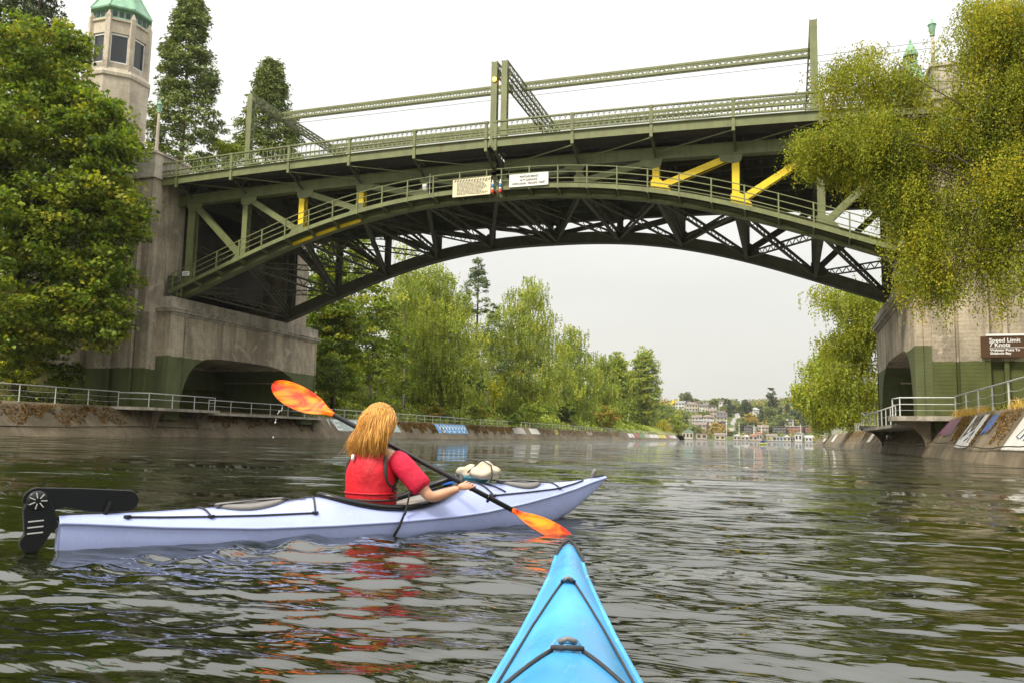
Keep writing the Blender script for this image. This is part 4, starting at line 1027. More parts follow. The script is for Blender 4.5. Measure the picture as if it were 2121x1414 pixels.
# brown moss and dead creeper hanging over the upper wall
def moss(n, slope, side, spans, size, label, pal=((.09, .05, .02), (.13, .07, .025), (.06, .035, .016), (.16, .10, .04))):
    P = []; 
    for y0, y1, k in spans:
        m = int(n*k); y = rng.uniform(min(y0, y1), max(y0, y1), m); edge = .35+.28*np.sin(y*1.7)+.2*np.sin(y*4.1+1); t_ = 1.02-(1.02-np.clip(edge, .1, .9))*rng.random(m)**.8
        s_ = slope(t_); P.append(np.stack([s_[0]-side*.05*rng.random(m), y, s_[1]+.05*rng.random(m)], 1))
    P = np.concatenate(P); k = len(P)
    o = leaf_object('moss', P, unit(k), np.array([-side*.8, 0, .55])+.7*unit(k), size*rng.uniform(.5, 1.4, k), size*rng.uniform(.5, 1.2, k), tints(k, pal), M['leaf'])
    tag(o, label, 'moss', kind='stuff')
moss(1, slopeR, 1, [(41.8, 39.4, 1300), (36.4, 35.9, 500), (34.6, 31.5, 900), (90, 84, 900), (120, 92, 2000), (79, 70, 1200)], .065, 'brown moss hanging on the right wall')
moss(1, slopeL, -1, [(Yb[1], Yb[2], 2600), (Yb[3], Yb[4], 3400), (Yb[5]+8, Yb[9]+60, 2500), (30, 45, 1500), (52, 66, 900)], .16, 'brown moss hanging on the left wall')
# tufts of dry grass on the right wall
x = rng.uniform(7.5, 8.3, 2400); y = rng.choice([29.5, 33., 40.5, 41.8, 43.5], 2400)+rng.normal(0, 1.1, 2400); z = 1.9+.32*rng.random(2400)**1.5
tag(leaf_object('dry_grass', np.stack([x, y, z], 1), np.array([0, 0, 1.])+.45*unit(2400), unit(2400), .34, .02, tints(2400, [(.36, .24, .09), (.28, .18, .07), (.42, .30, .12)]), M['leaf']), 'tufts of dry grass along the right railing', 'grass', kind='stuff')

# weeping birches beyond the right pier
def right_tree(label, px, top, bot, hw, Y, n, seed_shape, per=15, size=.2, sl_=1.7, sp=.13):
    los = [lobe_px(a, b, c_, d_, Y+random.uniform(-2, 2), w_) for a, b, c_, d_, w_ in seed_shape]
    X0 = 11.5+Y*.01
    tree('weeping_birch', label, (X0, Y, zright(X0, Y)-.2), (X0-1.5, Y, onY(px, top, Y)[2]*.95), los, 'weep', n, per, size, GOLD[:3]+BIRCH[:2], 'birch_bark', .28, .7, sl_, sp, 26, 'weeping birches beyond the right pier')
right_tree('golden weeping birch tree close behind the right pier', 1770, 590, 850, 60, 82, 300, [(1760, 620, 60, 40, .8), (1790, 680, 50, 60, 1), (1750, 720, 50, 50, 1), (1790, 790, 40, 60, 1), (1735, 790, 45, 50, 1), (1700, 610, 20, 25, .4), (1840, 640, 60, 60, .8)])
right_tree('lower weeping birch hanging over the canal beside the long railing', 1730, 720, 860, 50, 112, 240, [(1720, 760, 45, 40, 1), (1685, 800, 28, 18, .8), (1725, 830, 40, 35, 1), (1755, 850, 30, 20, 1), (1672, 812, 20, 18, .6)], size=.33, sp=.2)
right_tree('drooping birch touching the water where the right wall ends', 1700, 790, 870, 30, 170, 130, [(1700, 815, 26, 22, 1), (1706, 845, 22, 25, 1), (1690, 830, 20, 20, .8)], size=.34, sl_=4., sp=.3)

# ------------------------------------------------------------------ far shore: houses, houseboats and trees
def hill_pt(px, py):
    d = ray(px, py); s_ = 660.
    while s_ < 1400:
        P = np.array([0, 0, H])+d*s_
        if P[1] > 645 and P[2] < zfar(P[0], P[1]): return P
        s_ += 1.5
    return np.array([0, 0, H])+d*850
WALLC = dict(white=(.56, .55, .51), cream=(.47, .42, .33), yellow=(.50, .42, .24), grey=(.34, .33, .31), tan=(.40, .33, .25), brick=(.30, .12, .08), dark=(.10, .09, .085), blue=(.35, .40, .43))
ROOFC = dict(brown=(.20, .16, .13), grey=(.22, .22, .22), dark=(.09, .085, .08), red=(.32, .12, .08), green=(.18, .30, .22), light=(.6, .6, .58))
for k_, c_ in WALLC.items(): M['hw_'+k_] = pmat('house_wall_'+k_, c_, .8, .15, .6)
for k_, c_ in ROOFC.items(): M['hr_'+k_] = pmat('house_roof_'+k_, c_, .8, .2, .8)
def house(P, w_, h_, wall, roof, style, label, name='house', group='houses on the far hillside', floors=2, dpt=None):
    root = empty(name, P, random.uniform(-.25, .25), label=label, cat='house' if name == 'house' else 'houseboat', group=group)
    d_ = dpt or w_*.8
    MB().bb((-w_/2, -d_/2, -2.5 if name == 'house' else .35), (w_/2, d_/2, h_)).build('wall', M['hw_'+wall], root, world=False)
    rh = w_*.28; ov = .45
    rf = MB()
    if style == 'gable':      # ridge runs away from the viewer
        rf.prism([(-w_/2-ov, -d_/2-ov, h_), (w_/2+ov, -d_/2-ov, h_), (0, -d_/2-ov, h_+rh)], (0, d_+2*ov, 0))
    elif style == 'side':
        rf.prism([(-w_/2-ov, -d_/2-ov, h_), (-w_/2-ov, d_/2+ov, h_), (-w_/2-ov, 0, h_+rh*.9)], (w_+2*ov, 0, 0))
    elif style == 'hip':
        rf.loft([[(-w_/2-ov, -d_/2-ov, h_), (w_/2+ov, -d_/2-ov, h_), (w_/2+ov, d_/2+ov, h_), (-w_/2-ov, d_/2+ov, h_)], [(-w_*.2, -.1, h_+rh*.8), (w_*.2, -.1, h_+rh*.8), (w_*.2, .1, h_+rh*.8), (-w_*.2, .1, h_+rh*.8)]])
    else: rf.bb((-w_/2-ov, -d_/2-ov, h_), (w_/2+ov, d_/2+ov, h_+.35))
    RF = rf.build('roof', M['hr_'+roof], root, world=False)
    if style in ('gable', 'side', 'hip') and w_ > 8: MB().bb((w_*.22, .3, h_), (w_*.22+.8, 1.1, h_+rh+.8)).build('chimney', M['hw_brick'], RF, world=False)
    nw = max(2, int(w_/2.6))
    for f in range(floors):
        z = h_*(f+.55)/floors
        for i in range(nw):
            x = -w_/2+w_*(i+.5)/nw
            wn = MB().box((x, -d_/2-.03, z), (w_/nw*.55, .1, h_/floors*.46)).build('window', M['dark_glass'], root, world=False)
            MB().box((x, -d_/2-.05, z-h_/floors*.25), (w_/nw*.66, .16, .14)).build('sill', M['white'], wn, world=False)
    if name == 'houseboat': MB().bb((-w_/2-.8, -d_/2-.8, -.3), (w_/2+.8, d_/2+.8, .35)).build('float', M['hw_dark'], root, world=False)
    return root
k = 10.605
HS = [(540, 470, 190, 'white', 'grey', 'side', 'white house with dormers on the left of the upper row'), (770, 520, 225, 'cream', 'brown', 'hip', 'wide cream house in the upper row'), (1040, 520, 170, 'white', 'dark', 'side', 'white house with dark roof in the upper row'), (1240, 520, 150, 'white', 'dark', 'gable', 'dark gabled house with white balcony in the upper row'),
      (1490, 560, 180, 'white', 'brown', 'gable', 'tall white house with tiers of windows beside the fir clump'), (1220, 650, 210, 'tan', 'brown', 'hip', 'tan house with hipped roof in the middle row'), (890, 640, 120, 'white', 'grey', 'gable', 'small white house with grey gable in the middle row'), (1440, 680, 185, 'grey', 'grey', 'gable', 'pale grey gabled house beside the steep street'),
      (890, 780, 190, 'cream', 'brown', 'side', 'cream house with broad brown roof left of the yellow house'), (1130, 790, 215, 'yellow', 'brown', 'hip', 'yellow house with brown hipped roof'), (1420, 790, 205, 'cream', 'dark', 'side', 'cream house with dark roof right of the yellow house'), (690, 760, 85, 'white', 'grey', 'gable', 'narrow white house at the edge of the park trees'),
      (940, 850, 170, 'grey', 'grey', 'hip', 'grey house with pyramid roof in the lower row'), (1130, 880, 205, 'white', 'grey', 'side', 'low white house below the yellow house'), (985, 970, 230, 'tan', 'brown', 'side', 'long tan house near the shore'), (1170, 970, 110, 'white', 'brown', 'gable', 'small white house beside the orange trees'), (1440, 880, 130, 'brick', 'dark', 'gable', 'dark red house behind the orange trees'),
      (690, 400, 125, 'white', 'grey', 'gable', 'white gabled house on the hilltop'), (905, 420, 100, 'tan', 'brown', 'gable', 'small tan house on the hilltop'), (1120, 410, 150, 'cream', 'brown', 'flat', 'flat roofed cream house on the hilltop'), (320, 520, 100, 'white', 'grey', 'side', 'white house half hidden by the park trees')]
for x_, y_, w_, wl_, rf_, st_, lab in HS:
    P = hill_pt(1360+x_/k, 800+(y_+25)/k); sc_ = depth_of(P)/F
    house(P, w_/k*sc_*1.1, min(9.5, max(4.6, w_/k*sc_*.68)) if 'tall' not in lab else 11., wl_, rf_, st_, lab, floors=3 if 'tall' in lab else 2)
HS = [(260, 650, 185, 'white', 'light', 'gable', 'white gabled house beside the round dark tree'), (240, 1060, 100, 'cream', 'light', 'flat', 'cream tower house near the shore'), (120, 1050, 170, 'dark', 'dark', 'gable', 'dark boathouse like home near the shore'), (430, 1060, 220, 'tan', 'brown', 'side', 'tan apartment house near the shore'), (780, 1050, 275, 'dark', 'brown', 'flat', 'long dark glazed building near the shore'),
      (1140, 1075, 320, 'brick', 'light', 'flat', 'red brick building with white balconies'), (1440, 1040, 170, 'brick', 'brown', 'gable', 'steep red brick house beside the mast'), (1010, 900, 190, 'white', 'light', 'gable', 'white house behind the brick building'), (1590, 1040, 130, 'brick', 'brown', 'gable', 'smaller red brick house behind the drooping birch')]
for x_, y_, w_, wl_, rf_, st_, lab in HS:
    P = hill_pt(1540+x_/k, 800+y_/k); sc_ = depth_of(P)/F
    house(P, w_/k*sc_, min(13, max(6., w_/k*sc_*.62)), wl_, rf_, st_, lab, floors=3)
HB = [(1425, 22, 'cream', 'green', 'gable', 'cream boathouse with green roof'), (1452, 26, 'tan', 'brown', 'flat', 'long low tan floating home'), (1491, 21, 'yellow', 'brown', 'side', 'yellowish floating home beside the green hedge'), (1527, 13, 'cream', 'light', 'gable', 'white boathouse with pointed gable'), (1545, 15, 'cream', 'light', 'gable', 'cream boathouse with row of doors'), (1561, 16, 'tan', 'red', 'hip', 'floating home with red roof'), (1575, 12, 'tan', 'red', 'side', 'orange roofed floating home behind the far kayak'),
      (1598, 20, 'cream', 'brown', 'side', 'wide cream floating home'), (1616, 12, 'blue', 'light', 'flat', 'pale blue floating home'), (1630, 15, 'cream', 'light', 'gable', 'cream gabled floating home'), (1643, 15, 'grey', 'grey', 'gable', 'grey gabled floating home'), (1656, 15, 'white', 'grey', 'gable', 'white floating home with grey roof'), (1676, 17, 'white', 'light', 'side', 'white floating home at the right end of the row')]
for px_, w_, wl_, rf_, st_, lab in HB:
    P = onY(px_, 905, random.uniform(630., 646.)); P[2] = 0.; sc_ = depth_of(P)/F
    house(P, w_*sc_*random.uniform(.8, 1.1), random.uniform(2.8, 5.8), wl_, rf_, st_, lab, 'houseboat', 'floating homes on the far shore', 1, 7.)
for px_, top in ((1505, 868), (1531, 872), (1562, 878), (1578, 880), (1659, 877), (1300, 830)):
    Y_ = 636. if px_ > 1400 else 320.
    P = onY(px_, 905, Y_); z0 = 0. if px_ > 1400 else zleft(P[0], Y_)
    r_ = empty('mast', (P[0], Y_, z0), label={1505: 'thin mast beside the yellowish floating home', 1531: 'thin mast behind the pointed white boathouse', 1562: 'thin mast behind the red roofed floating home', 1578: 'tall pale mast behind the orange roofed floating home', 1659: 'tall pale mast in front of the brick building', 1300: 'white pole beside the tall poplar'}[px_], cat='mast', group='masts on the far shore')
    MB().tube([(P[0], Y_, z0), (P[0], Y_, onY(px_, top, Y_)[2])], [.28, .12], 6).build('pole', M['white'], r_)
    MB().bar((P[0]-1.2, Y_, onY(px_, top+8, Y_)[2]), (P[0]+1.2, Y_, onY(px_, top+8, Y_)[2]), .12, .12).build('crosstree', M['white'], r_)
# steep street between the houses
rd = MB(); rp = [hill_pt(a, b) for a, b in ((1511, 896), (1516, 888), (1522, 878), (1527, 868), (1531, 860), (1533, 852))]
for a, b in zip(rp, rp[1:]): rd.add([a+np.array([-4, 0, .5]), a+np.array([4, 0, .5]), b+np.array([4, 0, .5]), b+np.array([-4, 0, .5])], [(0, 1, 2, 3)])
tag(rd.build('street', pmat('far_asphalt', (.30, .28, .26), .9)), kind='structure')
# trees on the far hillside
FT = [(1420, 822, 10, 9, 'g', 'round green tree on the hilltop'), (1398, 836, 8, 6, 'y', 'yellow tree beside the hilltop house'), (1440, 832, 8, 6, 'g', 'green tree between hilltop houses'), (1480, 835, 9, 8, 'g', 'green tree right of the flat roofed house'), (1544, 852, 12, 24, 'd', 'tall round dark tree on the ridge'), (1566, 845, 6, 7, 'g', 'small green tree by the white gabled house'), (1600, 832, 11, 26, 'd', 'tall narrow dark tree on the ridge'),
      (1456, 860, 12, 7, 'g', 'green tree in the middle of the houses'), (1430, 862, 10, 6, 'g', 'shrubby green tree under the cream house'), (1484, 888, 12, 10, 'o', 'orange autumn tree near the shore'), (1497, 896, 10, 9, 'o', 'second orange tree near the shore'), (1514, 900, 10, 6, 'd', 'dark hedge tree by the water'), (1535, 880, 10, 12, 'g', 'green tree at the foot of the street'), (1553, 872, 18, 13, 'o', 'broad rust coloured tree beside the street'),
      (1595, 858, 14, 14, 'g', 'green tree below the tall dark tree'), (1600, 884, 14, 9, 'g', 'low green tree above the boathouses'), (1630, 870, 14, 14, 'g', 'grey green tree on the right hillside'), (1650, 862, 14, 18, 'd', 'dark tree near the drooping birch'), (1616, 876, 9, 16, 'g', 'slender green tree by the white house'), (1668, 870, 14, 22, 'd', 'dark tree behind the hanging branches'), (1655, 878, 9, 6, 'y', 'yellowish tree above the brick building'),
      (1385, 850, 14, 12, 'g', 'green tree behind the park trees'), (1412, 872, 12, 16, 'g', 'green tree left of the cream house'), (1440, 893, 12, 8, 'g', 'green tree behind the low floating homes'), (1462, 875, 8, 6, 'g', 'small green tree beside the yellow house'), (1500, 850, 8, 8, 'g', 'green tree by the grey gabled house'), (1522, 845, 12, 10, 'g', 'green tree at the top of the street'), (1690, 875, 14, 20, 'd', 'dark tree at the right end of the hillside')]
PALS = dict(g=[(.10, .125, .045), (.13, .15, .05), (.08, .10, .04)], d=DARK[1:]+[(.06, .085, .04)], y=[(.42, .34, .04), (.36, .3, .05)], o=[(.26, .17, .045), (.22, .16, .05), (.17, .15, .05)])
for px_, py_, rx, ry, c_, lab in FT:
    Pb = hill_pt(px_, min(905, py_+ry)); Y_ = Pb[1]
    tree('hillside_tree', lab, tuple(Pb), tuple(onY(px_, py_-ry*.6, Y_)), [lobe_px(px_, py_, rx*1.2, ry*1.2, Y_), lobe_px(px_+random.uniform(-3, 3), py_-ry*.3, rx*.9, ry*.85, Y_)], 'broad', 75, 18, 1.8, PALS[c_], 'bark', .4, 2.2, nl=6, group='trees on the far hillside')
for px_, top, bot, rw, lab in ((1422, 815, 833, 4, 'pointed fir on the hilltop'), (1497, 824, 855, 6, 'first fir of the clump beside the tall white house'), (1503, 826, 858, 6, 'middle fir of the clump beside the tall white house'), (1511, 828, 862, 6, 'last fir of the clump beside the tall white house'), (1577, 842, 880, 7, 'dark fir in front of the white gabled house'), (1631, 826, 868, 8, 'pointed spruce on the ridge'), (1617, 843, 870, 5, 'slim fir beside the pointed spruce'), (1663, 845, 885, 8, 'fir beside the hanging branches'), (1449, 882, 905, 3, 'narrow cypress near the shore')):
    Pb = hill_pt(px_, bot); sc_ = depth_of(Pb)/F
    conifer('fir_tree', lab, tuple(Pb), (bot-top)*sc_, rw*sc_, 90, 16, 1.6, DARK[:2]+[(.06, .085, .045)], .85, 1.1, .5, .3, 'firs on the far hillside')
# gardens, hedges and woods between the houses, too mixed to tell apart
HP = np.array([tuple(o.location)[:2] for o in bpy.data.objects if o.name.split('.')[0] == 'house'])
n = 5200; cx = rng.uniform(-330, 120, n); cy = rng.uniform(652, 935, n)
dx = np.abs(cx[:, None]-HP[None, :, 0]); dy = cy[:, None]-HP[None, :, 1]
ok = ~(((dx < 7.5) & (dy > -16) & (dy < 6)).any(1)); cx, cy = cx[ok], cy[ok]
st_x = np.interp(cy, [p[1] for p in rp], [p[0] for p in rp]); ok = np.abs(cx-st_x) > 7; cx, cy = cx[ok], cy[ok]
n = len(cx); hh = rng.uniform(1.5, 5.5, n); k = 9; ci = np.repeat(np.arange(n), k)
z = np.array([zfar(a, b) for a, b in zip(cx, cy)])
P = np.stack([cx, cy, z+hh*.5], 1)[ci]+unit(n*k)*np.stack([hh*.6, hh*.6, hh*.55], 1)[ci]
pi_ = rng.integers(0, 5, n); pal = PALS['g']+PALS['d'][:1]+PALS['o'][:1]
tag(leaf_object('woodland', P, unit(n*k), unit(n*k)+np.array([0, -.3, .6]), 1.9, 1.6, tints(n*k, pal, pi_[ci]), M['leaf']), 'gardens and woods between the houses of the far hill', 'woods', kind='stuff')
# ------------------------------------------------------------------ kayaks
def plastic(name, c, var=.08):
    m_, t, b, o = newmat(name); p = position(t)
    n1 = noise(t, 3., 5, p); n2 = noise(t, 60., 4, p)
    cc = rmp(t, n1.outputs[0], [(.3, sc3(c, 1-var)), (.7, sc3(c, 1+var))])
    sc_ = noise(t, 1., 6, position(t, (60, 8, 20)), .7)
    cc = mixc(t, rmp(t, sc_.outputs[0], [(.58, 0.), (.75, .22)]), cc, (.8, .84, .88))
    t.links.new(cc, b.inputs['Base Color']); b.inputs['Roughness'].default_value = .36
    t.links.new(rmp(t, n1.outputs[0], [(.3, .18), (.7, .42)]), b.inputs['Roughness'])
    bump(t, b, n2.outputs[0], .12, .003); return m_
M['lav'] = plastic('lavender_plastic', (.37, .43, .72)); M['sky_p'] = plastic('sky_blue_plastic', (.07, .36, .70), .24)
M['hatch'] = pmat('grey_hatch_rubber', (.20, .19, .18), .55, .15, 8.)
M['cord'] = pmat('bungee_cord', (.03, .028, .028), .7, .3, 60.)
M['liner'] = pmat('cockpit_liner', (.46, .43, .37), .7, .1, 4.)
class Boat:
    """local frame: a metres along the keel, n metres to starboard, z up; tables give half beam, sheer, deck ridge, keel"""
    def __init__(s, org, dirv, tab, camb_=2.2):
        s.o = np.array([org[0], org[1]]); d = np.array(dirv, float); s.u = d/np.linalg.norm(d); s.n = np.array([s.u[1], -s.u[0]]); s.t = np.array(tab); s.c = camb_
    def row(s, a): return [float(np.interp(a, s.t[:, 0], s.t[:, k])) for k in (1, 2, 3, 4)]
    def K(s, a, n, z): q = s.o+s.u*a+s.n*n; return (q[0], q[1], z)
    def zd(s, a, n):
        b, g, d, k = s.row(a); v = min(1, abs(n)/max(b, 1e-4)); return g+(d-g)*(1-v**s.c)
    def on(s, a, n, lift=0.): return s.K(a, n, s.zd(a, n)+lift)
    def build(s, name, mat, label, hole=None, na=110, nv=22):
        t = s.t; A = np.linspace(t[0, 0], t[-1, 0], na)
        A = np.unique(np.concatenate([A, t[0, 0]+np.array([0, .01, .03, .06]), t[-1, 0]-np.array([.06, .03, .01, 0])]))
        root = empty(name, s.K((t[0, 0]+t[-1, 0])/2, 0, 0), label=label, cat='kayak', group='kayaks on the canal')
        dk = MB(); grid = []
        for a in A:
            b, g, d, k = s.row(a); grid.append([s.K(a, b*v, s.zd(a, b*v)) for v in np.linspace(-1, 1, nv)])
        vs_ = [p for r_ in grid for p in r_]; fs = []
        for i in range(len(A)-1):
            for j in range(nv-1):
                am = (A[i]+A[i+1])/2; b = s.row(am)[0]; n_ = b*((j+.5)/(nv-1)*2-1)
                if hole and ((am-hole[0])/hole[1])**2+(n_/hole[2])**2 < 1: continue
                fs.append((i*nv+j, i*nv+j+1, (i+1)*nv+j+1, (i+1)*nv+j))
        dk.add(vs_, fs); dk.build('deck', mat, root, True)
        hl = MB(); rings = []
        for a in A:
            b, g, d, k = s.row(a); r_ = []
            for q in np.linspace(0, 1, 15):
                th = math.pi*q; n_ = -math.cos(th); sgn = 1 if n_ >= 0 else -1
                nn = sgn*abs(n_)**.75; zz = math.sin(th)**.72
                r_.append(s.K(a, b*nn*(1.0), g+(k-g)*zz))
            rings.append(r_)
        hl.loft(rings, False, False)
        hl.f.append(tuple(range(15))); nlast = (len(A)-1)*15; hl.f.append(tuple(nlast+i for i in range(15))[::-1])
        hl.build('hull', mat, root, True)
        sm = MB()
        for sg_ in (-1, 1):
            sm.tube([s.K(a, sg_*(s.row(a)[0]+.002), s.row(a)[1]-.004) for a in A], .009, 6)
        sm.build('seam_ridge', mat, root, True)
        return root
TAB = [(0., .045, .142, .172, -.05), (.1, .065, .137, .174, -.09), (.5, .135, .105, .175, -.11), (1.0, .215, .08, .19, -.12), (1.45, .268, .078, .225, -.12), (1.9, .285, .082, .24, -.12), (2.35, .275, .095, .28, -.12), (2.6, .25, .11, .295, -.12), (3.0, .185, .15, .28, -.11), (3.35, .12, .195, .275, -.05), (3.6, .075, .235, .283, .05), (3.8, .042, .278, .300, .16), (3.93, .022, .300, .314, .245), (4.0, .008, .312, .320, .295)]
BK = Boat((-3.62, 3.38), (.545, .838), TAB)
kay = BK.build('kayak', M['lav'], 'pale lavender blue sea kayak with black rudder carrying the paddler', (2.0, .50, .215))
HO = (2.0, .50, .215)
def ring_pts(f, lift, n=44): return [BK.on(HO[0]+HO[1]*f*math.cos(t), HO[2]*f*math.sin(t), lift+.035*max(0, math.cos(t))) for t in [2*math.pi*k/n for k in range(n+1)]]
MB().tube(ring_pts(1.06, .012), .022, 8).build('coaming', M['black'], kay, True)
MB().tube(ring_pts(1.0, .0), .018, 8).build('coaming_lip', M['black'], kay, True)
ln = MB(); ln.loft([[Vector(BK.K(HO[0]+HO[1]*f*math.cos(t), HO[2]*f*math.sin(t), z)) if z is not None else Vector(BK.on(HO[0]+HO[1]*f*math.cos(t), HO[2]*f*math.sin(t), -.01)) for t in [2*math.pi*k/36 for k in range(36)]] for f, z in ((1.03, None), (1.0, .1), (.92, .0), (.75, -.07))], True)
ln.build('cockpit_liner', M['liner'], kay, True)
MB().prism([BK.K(1.62, n_, z_) for n_, z_ in ((-.16, .0), (.16, .0), (.15, .17), (.08, .21), (-.08, .21), (-.15, .17))], Vector(BK.K(.03, 0, 0))-Vector(BK.K(0, 0, 0))).build('seat_back', M['black'], kay, bevel=.01)
for a, rx, ry, lab in ((1.02, .21, .105, None), (3.08, .20, .10, None)):
    h_ = MB(); h_.loft([[BK.on(a+rx*f*math.cos(t), ry*f*math.sin(t), z) for t in [2*math.pi*k/28 for k in range(28)]] for f, z in ((1, .0), (1., .018), (.93, .024), (.3, .028))])
    H_ = h_.build('hatch_cover', M['hatch'], kay, True)
    for dn in (-.04, .04): MB().tube([BK.on(a-rx*1.1, dn, .02), BK.on(a, dn*1.3, .035), BK.on(a+rx*1.1, dn, .02)], .009, 6, flat=.4).build('hatch_strap', M['black'], H_)
def deck_line(pts, r_=.0055, parent=None, boat=None, name='deck_line', mat='cord', lift=.008):
    boat = boat or BK; q = []
    for (a0, n0), (a1, n1) in zip(pts, pts[1:]):
        for f in np.linspace(0, 1, 8)[:-1]: q.append(boat.on(a0+(a1-a0)*f, n0+(n1-n0)*f, lift))
    q.append(boat.on(*pts[-1], lift)); return MB().tube(q, r_, 6).build(name, M[mat], parent or kay, True)
for sg_ in (-1, 1):
    deck_line([(.32, sg_*.07), (.75, sg_*.125), (1.35, sg_*.195)])
    deck_line([(2.72, sg_*.17), (3.1, sg_*.125), (3.42, sg_*.085)]); deck_line([(3.42, sg_*.085), (3.72, sg_*.03)])
deck_line([(1.35, -.195), (1.42, 0), (1.35, .195)]); deck_line([(.75, -.125), (.72, 0), (.75, .125)]); deck_line([(3.42, -.085), (3.36, 0), (3.42, .085)]); deck_line([(2.72, -.17), (2.62, .0), (2.72, .17)])
deck_line([(2.62, .0), (2.85, .14)]);
for a, n_ in ((.32, .07), (.75, .125), (1.35, .195), (2.72, .17), (3.42, .085), (.32, -.07), (.75, -.125), (1.35, -.195), (2.72, -.17), (3.42, -.085)):
    MB().box(BK.on(a, n_, .008), (.03, .03, .018)).build('deck_fitting', M['black'], kay, bevel=.004)
MB().lathe(BK.on(3.86, 0, .03), [(.004, -.05), (.016, -.04), (.02, 0), (.016, .04), (.004, .05)], 10, (.4, -.3, .85)).build('bow_toggle', M['hatch'], kay, True)
deck_line([(3.86, 0), (3.97, 0.)], .006)
# rudder stowed along the stern deck
def plate(boat, poly, th, n0=0.): 
    return MB().prism([boat.K(a, n0-th/2, z) for a, z in poly], Vector(boat.K(0, th, 0))-Vector(boat.K(0, 0, 0)))
circ = lambda a, z, r__, t0, t1, k=9: [(a+r__*math.cos(R(t0+(t1-t0)*i/k)), z+r__*math.sin(R(t0+(t1-t0)*i/k))) for i in range(k+1)]
rud = plate(BK, circ(-.105, .255, .066, 190, 80)+[(.1, .312)]+circ(.33, .238, .058, 80, -60)+[(.27, .172), (.12, .192), (.03, .215), (-.03, .20)], .016).build('rudder_blade', M['black'], kay, bevel=.004)
plate(BK, circ(-.115, .045, .055, 330, 130)+[(-.155, .12), (-.165, .21)]+circ(-.105, .255, .05, 190, 20)+[(-.02, .2), (.0, .12), (-.03, .09)], .05, .0).build('rudder_housing', M['black'], kay, bevel=.006)
MB().lathe(BK.K(-.105, .028, .255), [(.045, -.02), (.05, 0), (.045, .006), (.012, .01)], 18, (BK.n[0], BK.n[1], 0)).build('pivot_disc', M['black'], rud, True)
for k in range(7):
    t = 2*math.pi*k/7; p = Vector(BK.K(-.105, .036, .255)); d_ = Vector((BK.u[0]*math.cos(t), BK.u[1]*math.cos(t), math.sin(t)))
    MB().bar(p+d_*.014, p+d_*.042, .008, .005).build('disc_spoke', M['galv'], rud)
for k in range(3): MB().bar(BK.K(-.14, .027, .09+.03*k), BK.K(-.07, .027, .095+.03*k), .004, .006).build('vent_slot', M['galv'], rud)
MB().bb((0, 0, 0), (0, 0, 0)) ; MB().bar(BK.on(.22, .02, 0), BK.on(.24, .03, .07), .02, .02).build('rudder_rest', M['black'], kay)
deck_line([(-.0, .01), (.6, .02), (1.35, .05)], .003)

# ------------------------------------------------------------------ the paddler
PAa, PAb = V(onY(566, 792, 5.05)), V(onY(1186, 1110, 5.22))+Vector((0, 0, -.035))
SH = (PAb-PAa).normalized()
def sh_at(px): # point on the shaft seen at image column px
    lo_, hi_ = 0., 1.
    for _ in range(40):
        md = (lo_+hi_)/2; P = PAa.lerp(PAb, md); c = CM.T @ (np.array(P)-np.array([0, 0, H]))
        if CX+F*c[0]/c[2] < px: lo_ = md
        else: hi_ = md
    return PAa.lerp(PAb, lo_)
M['skin'] = pmat('skin', (.56, .30, .185), .5, .1, 12., .1, 80.); M['skin'].node_tree.nodes['Principled BSDF'].inputs['Subsurface Weight'].default_value = .08
M['pfd'] = pmat('life_vest_red', (.60, .007, .02), .6, .25, 7., .8, 12.)
M['shirt'] = pmat('magenta_red_shirt', (.58, .007, .042), .75, .2, 9., .9, 9.)
M['strap'] = pmat('webbing', (.035, .035, .035), .7, .2, 40.)
per_ = empty('person', BK.K(1.82, 0, .0), label='paddler with long blond hair in a red life vest seen from behind', cat='person')
fz = R(10); fv = Vector((math.sin(fz), math.cos(fz), 0)); rv = Vector((math.cos(fz), -math.sin(fz), 0)); up = Vector((0, 0, 1))
hip = V(BK.K(1.84, 0, .07))
def B(r__, f_, z_): return hip+rv*r__+fv*f_+up*z_
neck = B(.02, -.01, .46)
shR, shL = B(.168, .03, .40), B(-.115, .05, .40)
haR, haL = sh_at(972), sh_at(764)
elR = V(onY(893, 1031, 4.97)); elL = (shL+haL)/2+fv*.04+up*-.12+rv*-.0
wrR = haR+(elR-haR).normalized()*.075+up*.012; wrL = haL+(elL-haL).normalized()*.07
hf = Vector((math.sin(R(24)), math.cos(R(24)), 0)); hr = Vector((math.cos(R(24)), -math.sin(R(24)), 0))
hd = B(.035, .01, .63)
vsk = []; rsk = []; esk = []
def sk(p, r__, par=None):
    vsk.append(tuple(p)); rsk.append(r__); i = len(vsk)-1
    if par is not None: esk.append((par, i))
    return i
pel = sk(B(0, 0, .02), (.15, .11)); sp1 = sk(B(0, -.01, .16), (.13, .095), pel); sp2 = sk(B(0, -.02, .30), (.15, .10), sp1); nb = sk(B(.01, -.01, .415), (.075, .07), sp2)
n1 = sk(B(.02, 0, .48), (.052, .052), nb); h1 = sk(hd+up*-.06+hf*.015, (.07, .075), n1); h2 = sk(hd+up*.03, (.085, .098), h1); h3 = sk(hd+up*.10, (.06, .07), h2)
for shp, el, wr_, sgn in ((shR, elR, wrR, 1), (shL, elL, wrL, -1)):
    a = sk(shp, (.055, .055), nb); a = sk(shp.lerp(el, .5), (.046, .046), a); a = sk(el, (.040, .040), a); a = sk(el.lerp(wr_, .35), (.040, .038), a); a = sk(wr_, (.026, .022), a)
for sgn in (-1, 1):
    a = sk(V(BK.K(1.95, sgn*.09, .06)), (.085, .08), pel); a = sk(V(BK.K(2.32, sgn*.12, .15)), (.06, .06), a); a = sk(V(BK.K(2.7, sgn*.08, .02)), (.045, .045), a); sk(V(BK.K(2.85, sgn*.07, .06)), (.035, .03), a)
